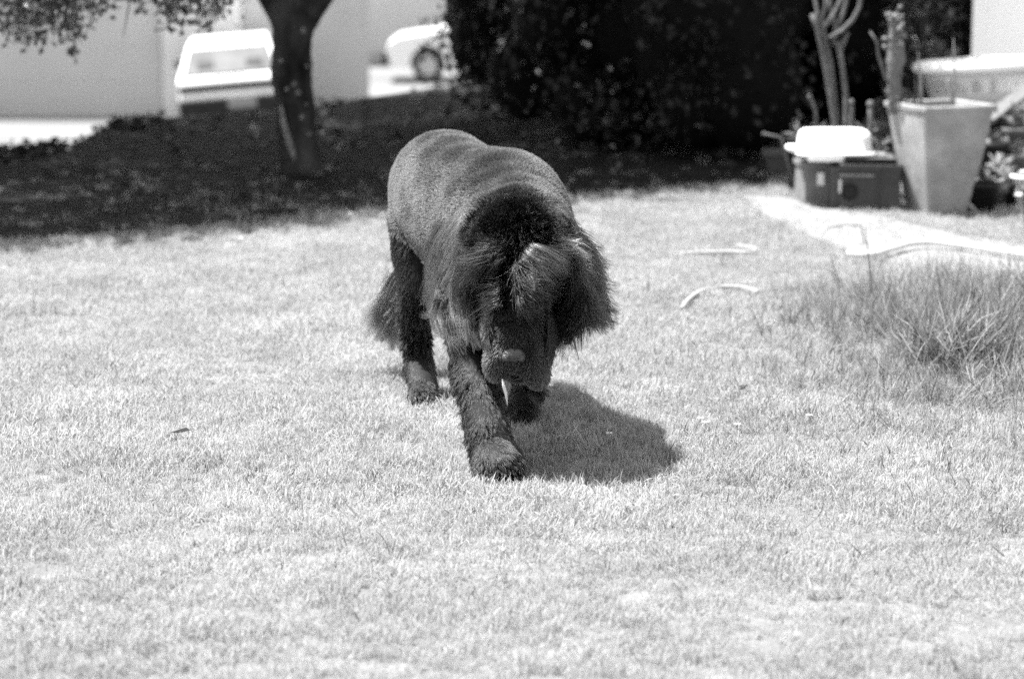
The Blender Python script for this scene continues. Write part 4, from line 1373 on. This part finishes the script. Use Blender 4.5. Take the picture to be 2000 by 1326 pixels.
# 1 clipped coat
k = coat_z; p, nn = P0[k], N0[k]
d = norm(nn * 1.0 + back * .5 + np.array([0, 0, -.3]))
make_hair('clipped_coat', p - nn * .001, d, r.uniform(.010, .018, len(p)), M_coat, npt=4, rad=.0006, gravity=.25, rough=.20, clump=5, clump_f=.25, seed=1, parent=dog)
Pb, Nb = sample(300000, 8); lb_ = classify(Pb)
b2_ = (lb_ == L_['trunk']) | (lb_ == L_['thigh']) | (lb_ == L_['neck']) | (lb_ == L_['chest'])
f2_ = ((lb_ == L_['neck']) | (lb_ == L_['chest'])) & ((Pb[:, 2] < .53) | (np.linalg.norm(Pb - np.array(sk), axis=1) < .16))
kk = b2_ & ~f2_ & (Pb[:, 2] > .445 + np.clip(-.24 - Pb[:, 0], 0, .2) * .55)
make_hair('clipped_coat_underlayer', Pb[kk], norm(Nb[kk] + back * .4), r.uniform(.007, .013, kk.sum()), M_coat, npt=3, rad=.0008, gravity=.1, rough=.3, seed=2, parent=dog)
# 2 unclipped belly and thighs
k = under_z; p, nn = P0[k], N0[k]
make_hair('belly_hair', p, norm(nn * .5 + np.array([0, 0, -1.]) + back * .3), r.uniform(.012, .026, len(p)), M_leg, npt=5, rad=.0006, gravity=.5, rough=.25, clump=10, clump_f=.45, curl=.15, seed=3, parent=dog)
# fringe where the clipped coat ends
k = body & (np.abs(low + wv - thr) < .012) & ~front; p, nn = P0[k], N0[k]
make_hair('coat_edge_fringe', p, norm(nn * .8 + np.array([0, 0, -.8])), r.uniform(.014, .024, len(p)), M_coat, npt=5, rad=.0007, gravity=.5, rough=.35, clump=10, clump_f=.6, curl=.3, seed=31, parent=dog)
# 3 short base of the ruff
k = front; p, nn = P0[k], N0[k]
make_hair('ruff_base', p, norm(nn * .5 + np.array([0, 0, -1.])), r.uniform(.02, .04, len(p)), M_mid, npt=6, rad=.0006, gravity=.5, rough=.18, clump=14, clump_f=.5, curl=.1, seed=4, parent=dog)
k = isl('earfold'); p, nn = P0[k], N0[k]
make_hair('ear_hair', p, norm(nn * .4 + np.array([0, 0, -1.])), r.uniform(.025, .05, len(p)), M_dark, npt=6, rad=.0006, gravity=.5, rough=.18, clump=16, clump_f=.55, curl=.1, seed=44, parent=dog)
# 4 head
k = isl('head'); p, nn = P0[k], N0[k]
rad_dir = norm(p - np.array(W(1008, 450, 5.70)))
up = np.clip((p[:, 2] - .52) / .1, 0, 1)
d = norm(nn * 1.0 + rad_dir * .5 + np.array([0, 0, -.35]))
make_hair('crown_hair', p, d, (.016 + .026 * up) * r.uniform(.6, 1.3, len(p)), M_dark, npt=6, rad=.0006, gravity=.35, rough=.38, clump=12, clump_f=.45, curl=.25, seed=5, parent=dog)
# crown tuft spilling over the clipped neck
k = isl('neck', 'head') & (headd < .185) & (low > .52); p, nn = P0[k], N0[k]
make_hair('crown_tuft', p, norm(nn * .9 + rng.normal(size=p.shape) * .2 + np.array([0, 0, .1])), r.uniform(.02, .045, len(p)), M_dark, npt=6, rad=.0006, gravity=.2, rough=.4, clump=12, clump_f=.5, curl=.3, seed=51, parent=dog)
# 5 muzzle
k = isl('muzzle'); p, nn = P0[k], N0[k]
make_hair('muzzle_hair', p, norm(nn * .45 + np.array([0, .15, -.3]) + (p - np.array(m2)) * np.array([3, 0, 2])), r.uniform(.005, .012, len(p)), M_muz, npt=4, rad=.0005, gravity=.3, rough=.2, clump=8, clump_f=.35, seed=6, parent=dog)
# 6 legs and paws
k = isl('leg'); p, nn = P0[k], N0[k]
ln = r.uniform(.015, .034, len(p)) * (1 + .8 * np.clip(nn[:, 1], 0, 1))
make_hair('leg_hair', p, norm(nn * .5 + np.array([.1, -.1, -.9])), ln, M_leg, npt=6, rad=.0006, gravity=.35, rough=.34, clump=24, clump_f=.78, curl=.22, seed=7, parent=dog)
k = isl('paw'); p, nn = P0[k], N0[k]
make_hair('paw_hair', p, norm(nn * .5 + np.array([.2, -.35, -.5])), r.uniform(.010, .024, len(p)), M_leg, npt=5, rad=.0007, gravity=.4, rough=.22, clump=14, clump_f=.5, seed=8, parent=dog)
k = (lb_ == L_['leg']) | (lb_ == L_['paw'])
make_hair('leg_undercoat', Pb[k], norm(Nb[k] * .6 + np.array([0, 0, -.8])), r.uniform(.008, .016, k.sum()), M_leg, npt=4, rad=.0006, gravity=.4, rough=.3, clump=9, clump_f=.4, curl=.15, seed=9, parent=dog)

def sheet(name, pa, pb, n, m, Yf=5.8, lift=.010, thick=.010, lens=(.55, 1.05), fray=.006, clump=30, clump_f=.6, npt=11, rad=.0006, seed=0, on=True, wave=.0, t0max=.42):
    """a lock of long hair lying between two guide lines"""
    rr_ = np.random.default_rng(seed)
    def guide(pl):
        out = []
        last = Yf
        for (a, b) in pl:
            if on:
                h_ = hit(a, b, last); last = h_.y
            else: h_ = W(a, b, Yf)
            out.append(np.array(h_))
        g_ = np.array(out)
        # even out jumps in depth, keep each point on its own line of sight from the front
        g_[:, 1] = np.minimum(g_[:, 1], np.convolve(np.pad(g_[:, 1], 1, mode='edge'), [.25, .5, .25], 'valid'))
        return g_
    ga, gb = guide(pa), guide(pb)
    def res(g_, m2_):
        t = np.linspace(0, len(g_) - 1, m2_); i0 = np.clip(t.astype(int), 0, len(g_) - 2); f_ = (t - i0)
        gm = [g_[max(0, i - 1)] for i in range(len(g_))]
        out = []
        for ii, ff in zip(i0, f_):
            p0 = g_[max(0, ii - 1)]; p1 = g_[ii]; p2 = g_[ii + 1]; p3 = g_[min(len(g_) - 1, ii + 2)]
            out.append(.5 * ((2 * p1) + (p2 - p0) * ff + (2 * p0 - 5 * p1 + 4 * p2 - p3) * ff ** 2 + (3 * p1 - p0 - 3 * p2 + p3) * ff ** 3))
        return np.array(out)
    K = 40
    A_, B_ = res(ga, K), res(gb, K)
    s_ = rr_.beta(1.1, 1.1, n)
    t0 = rr_.random(n) ** 1.2 * t0max
    t1 = np.minimum(1.08, t0 + rr_.uniform(lens[0], lens[1], n))
    pts_ = np.zeros((n, npt, 3))
    dep = rr_.random(n) * thick
    drift = rr_.normal(size=n) * .10
    ph = rr_.uniform(0, 6.28, n)
    fr = rr_.normal(size=(n, 3)) * fray
    for k2 in range(npt):
        u = k2 / (npt - 1)
        t = t0 + (t1 - t0) * u
        ti = np.clip(t, 0, 1) * (K - 1); i0 = np.clip(ti.astype(int), 0, K - 2); f_ = (ti - i0)[:, None]
        ca = A_[i0] * (1 - f_) + A_[i0 + 1] * f_; cb = B_[i0] * (1 - f_) + B_[i0 + 1] * f_
        over = np.maximum(t - 1, 0)[:, None]
        ca = ca + (A_[-1] - A_[-4]) / 3 * over * K; cb = cb + (B_[-1] - B_[-4]) / 3 * over * K
        ss = np.clip(s_ + drift * (u - .3), -.1, 1.1)[:, None]
        q = ca * (1 - ss) + cb * ss
        q[:, 1] -= (lift * min(1, u * 4) + dep * min(1, u * 3) + .004)
        q += fr * (u ** 1.5) * 1.6
        q[:, 0] += np.sin(ph + u * 7) * wave * u
        pts_[:, k2] = q
    nc = max(3, n // clump)
    ci = rr_.choice(n, nc, replace=False)
    kd = KDTree(nc)
    for j, i in enumerate(ci): kd.insert(Vector((s_[i], t0[i] * .7, dep[i] * 10)), j)
    kd.balance()
    near = np.array([kd.find(Vector((s_[i], t0[i] * .7, dep[i] * 10)))[1] for i in range(n)])
    cc = pts_[ci][near]
    cf = np.clip(clump_f + rr_.normal(size=n) * .15, 0, .96)
    for k2 in range(npt):
        u = k2 / (npt - 1); w = (u ** 1.1 * cf)[:, None]
        pts_[:, k2] = pts_[:, k2] * (1 - w) + cc[:, k2] * w
    hc = bpy.data.hair_curves.new(name); hc.add_curves([npt] * n)
    hc.attributes['position'].data.foreach_set('vector', pts_.astype(np.float32).ravel())
    ra = hc.attributes.get('radius') or hc.attributes.new('radius', 'FLOAT', 'POINT')
    tt = np.linspace(0, 1, npt)
    ra.data.foreach_set('value', np.tile((1 - tt ** 2 * .8) * rad, n).astype(np.float32))
    hc.materials.append(m)
    o = bpy.data.objects.new(name, hc); C.objects.link(o); o.parent = dog
    return o
# long lit hair falling from the left of the neck
sheet('neck_ruff', [(905, 400), (868, 440), (846, 490), (836, 545), (838, 600), (852, 645)], [(945, 425), (920, 470), (900, 520), (888, 570), (893, 615), (915, 655)], 11000, M_ruff_lit, 5.9, seed=71, thick=.016, lens=(.25, .5), fray=.007, t0max=.68, clump=22, clump_f=.55)
sheet('neck_ruff', [(930, 430), (905, 480), (890, 540), (888, 600), (900, 650)], [(955, 440), (940, 500), (925, 560), (930, 620), (955, 680)], 5500, M_mid, 5.8, seed=72, thick=.014, lens=(.25, .5), t0max=.65, clump=22)
sheet('ruff_wisp', [(850, 560), (845, 590), (834, 600), (818, 602)], [(866, 560), (858, 600), (850, 618), (838, 630)], 40, M_mid, 5.9, seed=73, thick=.006, fray=.006, clump=8, clump_f=.5)
sheet('ruff_wisp', [(862, 590), (868, 620), (882, 650), (900, 672)], [(895, 590), (905, 620), (920, 640), (940, 655)], 900, M_mid, 5.9, seed=74, fray=.012, lift=.02, clump=20, clump_f=.7)
sheet('shoulder_ruff', [(868, 415), (848, 445), (836, 480), (836, 530)], [(905, 425), (885, 455), (870, 495), (860, 550)], 5500, M_coat, 5.9, seed=75, thick=.008, lens=(.2, .4), fray=.004, t0max=.7, clump=12, clump_f=.4)
# the right of the neck, clipped hair running into the ruff
sheet('shoulder_ruff', [(1050, 385), (1085, 395), (1115, 425), (1135, 465)], [(1040, 400), (1070, 420), (1095, 450), (1115, 490)], 3500, M_mid, 5.9, seed=77, thick=.008, lens=(.2, .45), fray=.008, t0max=.6, clump=12, clump_f=.4)
# face, right: the lock coloured as sunlit, sweeping out from the parting
sheet('brow_lock', [(1030, 470), (1056, 478), (1088, 500), (1112, 530), (1126, 552)], [(1008, 500), (1026, 528), (1050, 556), (1082, 590), (1122, 616)], 4600, M_ruff_lit, 5.6, seed=81, thick=.024, lens=(.30, .65), lift=.014, clump=30, clump_f=.65, fray=.012, t0max=.6)
sheet('brow_lock', [(1015, 490), (1030, 520), (1060, 555), (1085, 570)], [(1002, 510), (1015, 550), (1040, 580), (1075, 600)], 1800, M_mid, 5.6, seed=80, thick=.026, lens=(.3, .6), lift=.014, clump=20, clump_f=.6, fray=.018, t0max=.6)
sheet('brow_lock', [(1002, 530), (1015, 565), (1040, 592), (1090, 610)], [(1000, 545), (1008, 580), (1030, 605), (1070, 625)], 700, M_mid, 5.6, seed=82, thick=.012, lift=.016, clump=30, clump_f=.7, fray=.010, lens=(.4, .7))
sheet('ear_lock', [(1070, 455), (1105, 465), (1128, 490), (1138, 530)], [(1062, 478), (1090, 490), (1105, 510), (1112, 545)], 1900, M_ruff_lit, 5.6, seed=83, thick=.016, lift=.012, lens=(.3, .55), fray=.012, t0max=.55, clump=22)
# right ear and ruff, darker
sheet('ear_fringe', [(1098, 425), (1136, 460), (1160, 510), (1168, 560), (1176, 600)], [(1085, 450), (1115, 500), (1134, 555), (1144, 600), (1150, 640)], 8000, M_mid, 5.75, seed=84, thick=.035, lens=(.22, .62), clump=45, clump_f=.78, fray=.018, t0max=.62)
sheet('ear_fringe', [(1100, 480), (1125, 530), (1136, 590), (1130, 632)], [(1070, 520), (1088, 570), (1094, 620), (1100, 662)], 6500, M_dark, 5.75, seed=85, thick=.025, lens=(.25, .65), clump=45, clump_f=.78, fray=.018, t0max=.6)
sheet('ruff_wisp', [(1150, 560), (1166, 590), (1182, 606), (1200, 612)], [(1140, 580), (1152, 610), (1160, 632), (1168, 640)], 160, M_mid, 5.72, seed=86, on=False, fray=.010, clump=12, clump_f=.7)
sheet('jowl_fringe', [(1100, 600), (1098, 635), (1088, 660), (1078, 690)], [(1068, 600), (1070, 650), (1066, 690), (1066, 730)], 2600, M_dark, 5.75, seed=87, thick=.02, lens=(.25, .5), t0max=.6)
# face, left: short strands crossing towards the ear
sheet('brow_lock', [(998, 470), (965, 478), (940, 492), (922, 520)], [(1000, 500), (970, 505), (945, 522), (930, 548)], 2000, M_dark, 5.6, seed=88, thick=.020, lift=.006, lens=(.3, .7), fray=.020, t0max=.6, clump=18)
sheet('brow_lock', [(990, 545), (965, 552), (942, 570), (926, 592)], [(988, 592), (968, 598), (948, 606), (930, 616)], 1100, M_mid, 5.6, seed=89, thick=.018, lift=.008, lens=(.3, .6), fray=.020, t0max=.5, clump=18)
sheet('cheek_hair', [(930, 590), (922, 620), (928, 650), (945, 680)], [(970, 600), (958, 630), (955, 660), (962, 690)], 2200, M_dark, 5.6, seed=90, thick=.012, lens=(.25, .5), t0max=.6)
# tail plume
k = isl('tail'); p, nn = P0[k], N0[k]
make_hair('tail_base_hair', p, norm(nn * .35 + np.array([-.1, 0, -1.])), r.uniform(.04, .07, len(p)), M_mid, npt=7, rad=.0007, gravity=.3, rough=.15, clump=20, clump_f=.6, seed=93, parent=dog)
sheet('tail_plume', [(778, 500), (752, 545), (728, 595), (708, 645)], [(800, 530), (794, 590), (784, 640), (768, 692)], 9000, M_tail_lit, 6.74, seed=91, on=False, thick=.05, lens=(.3, .6), fray=.010, clump=60)
sheet('tail_plume', [(778, 540), (762, 590), (745, 640), (735, 675)], [(800, 560), (796, 610), (788, 650), (776, 688)], 3000, M_dark, 6.74, seed=92, on=False, thick=.01, lens=(.3, .6), clump=60)

# nose, eyes, claws, drool
ns = hit(1003, 694) + Vector((0, .006, 0))
nb = MB()
nb.ball(ns, (.027, .013, .018), 20, 12)
nb.ball(ns + Vector((-.017, .0, -.006)), (.013, .014, .011), 14, 9)
nb.ball(ns + Vector((.017, .0, -.006)), (.013, .014, .011), 14, 9)
nose = nb.build('nose', M_nose, dog, smooth=True)
for sx in (-1, 1):
    MB().ball(ns + Vector((sx * .012, -.0125, -.003)), (.0045, .003, .0035), 10, 7).build('nostril', M_eye, nose, smooth=True)
# mouth line under the upper lip, right and left
ml = [hit(a_1, b_1) + Vector((0, -.006, 0)) for a_1, b_1 in ((965, 728), (982, 738), (1000, 742), (1018, 738), (1036, 745), (1056, 748))]
MB().tube(ml, [.001, .003, .003, .003, .003, .001], n=6).build('lip_line', M_eye, dog, smooth=True)
for (px_, py_) in ((962, 598), (1052, 600)):
    q = hit(px_, py_)
    loc, nr_, i_, ds_ = bvh.find_nearest(q)
    MB().ball(loc + nr_ * .001, .011, 14, 10).build('eye', M_eye, dog, smooth=True)
for k, dx in enumerate((-.036, -.012, .014, .036)):
    q = Vector((fp.x + dx + .002, fp.y - .026 + abs(dx) * .5, .018))
    MB().tube([q, q + Vector((0, -.010, -.004)), q + Vector((0, -.015, -.012))], [.005, .004, .0015], n=7).build('claw', M_claw, dog, smooth=True)
dr = [W(981, 740, 5.47), W(984, 755, 5.468), W(988, 768, 5.468), W(990, 782, 5.468), W(991, 792, 5.47)]
MB().tube(dr, [.0018, .0042, .0034, .0018, .0008], n=8).build('drool', M_drool, dog, smooth=True)
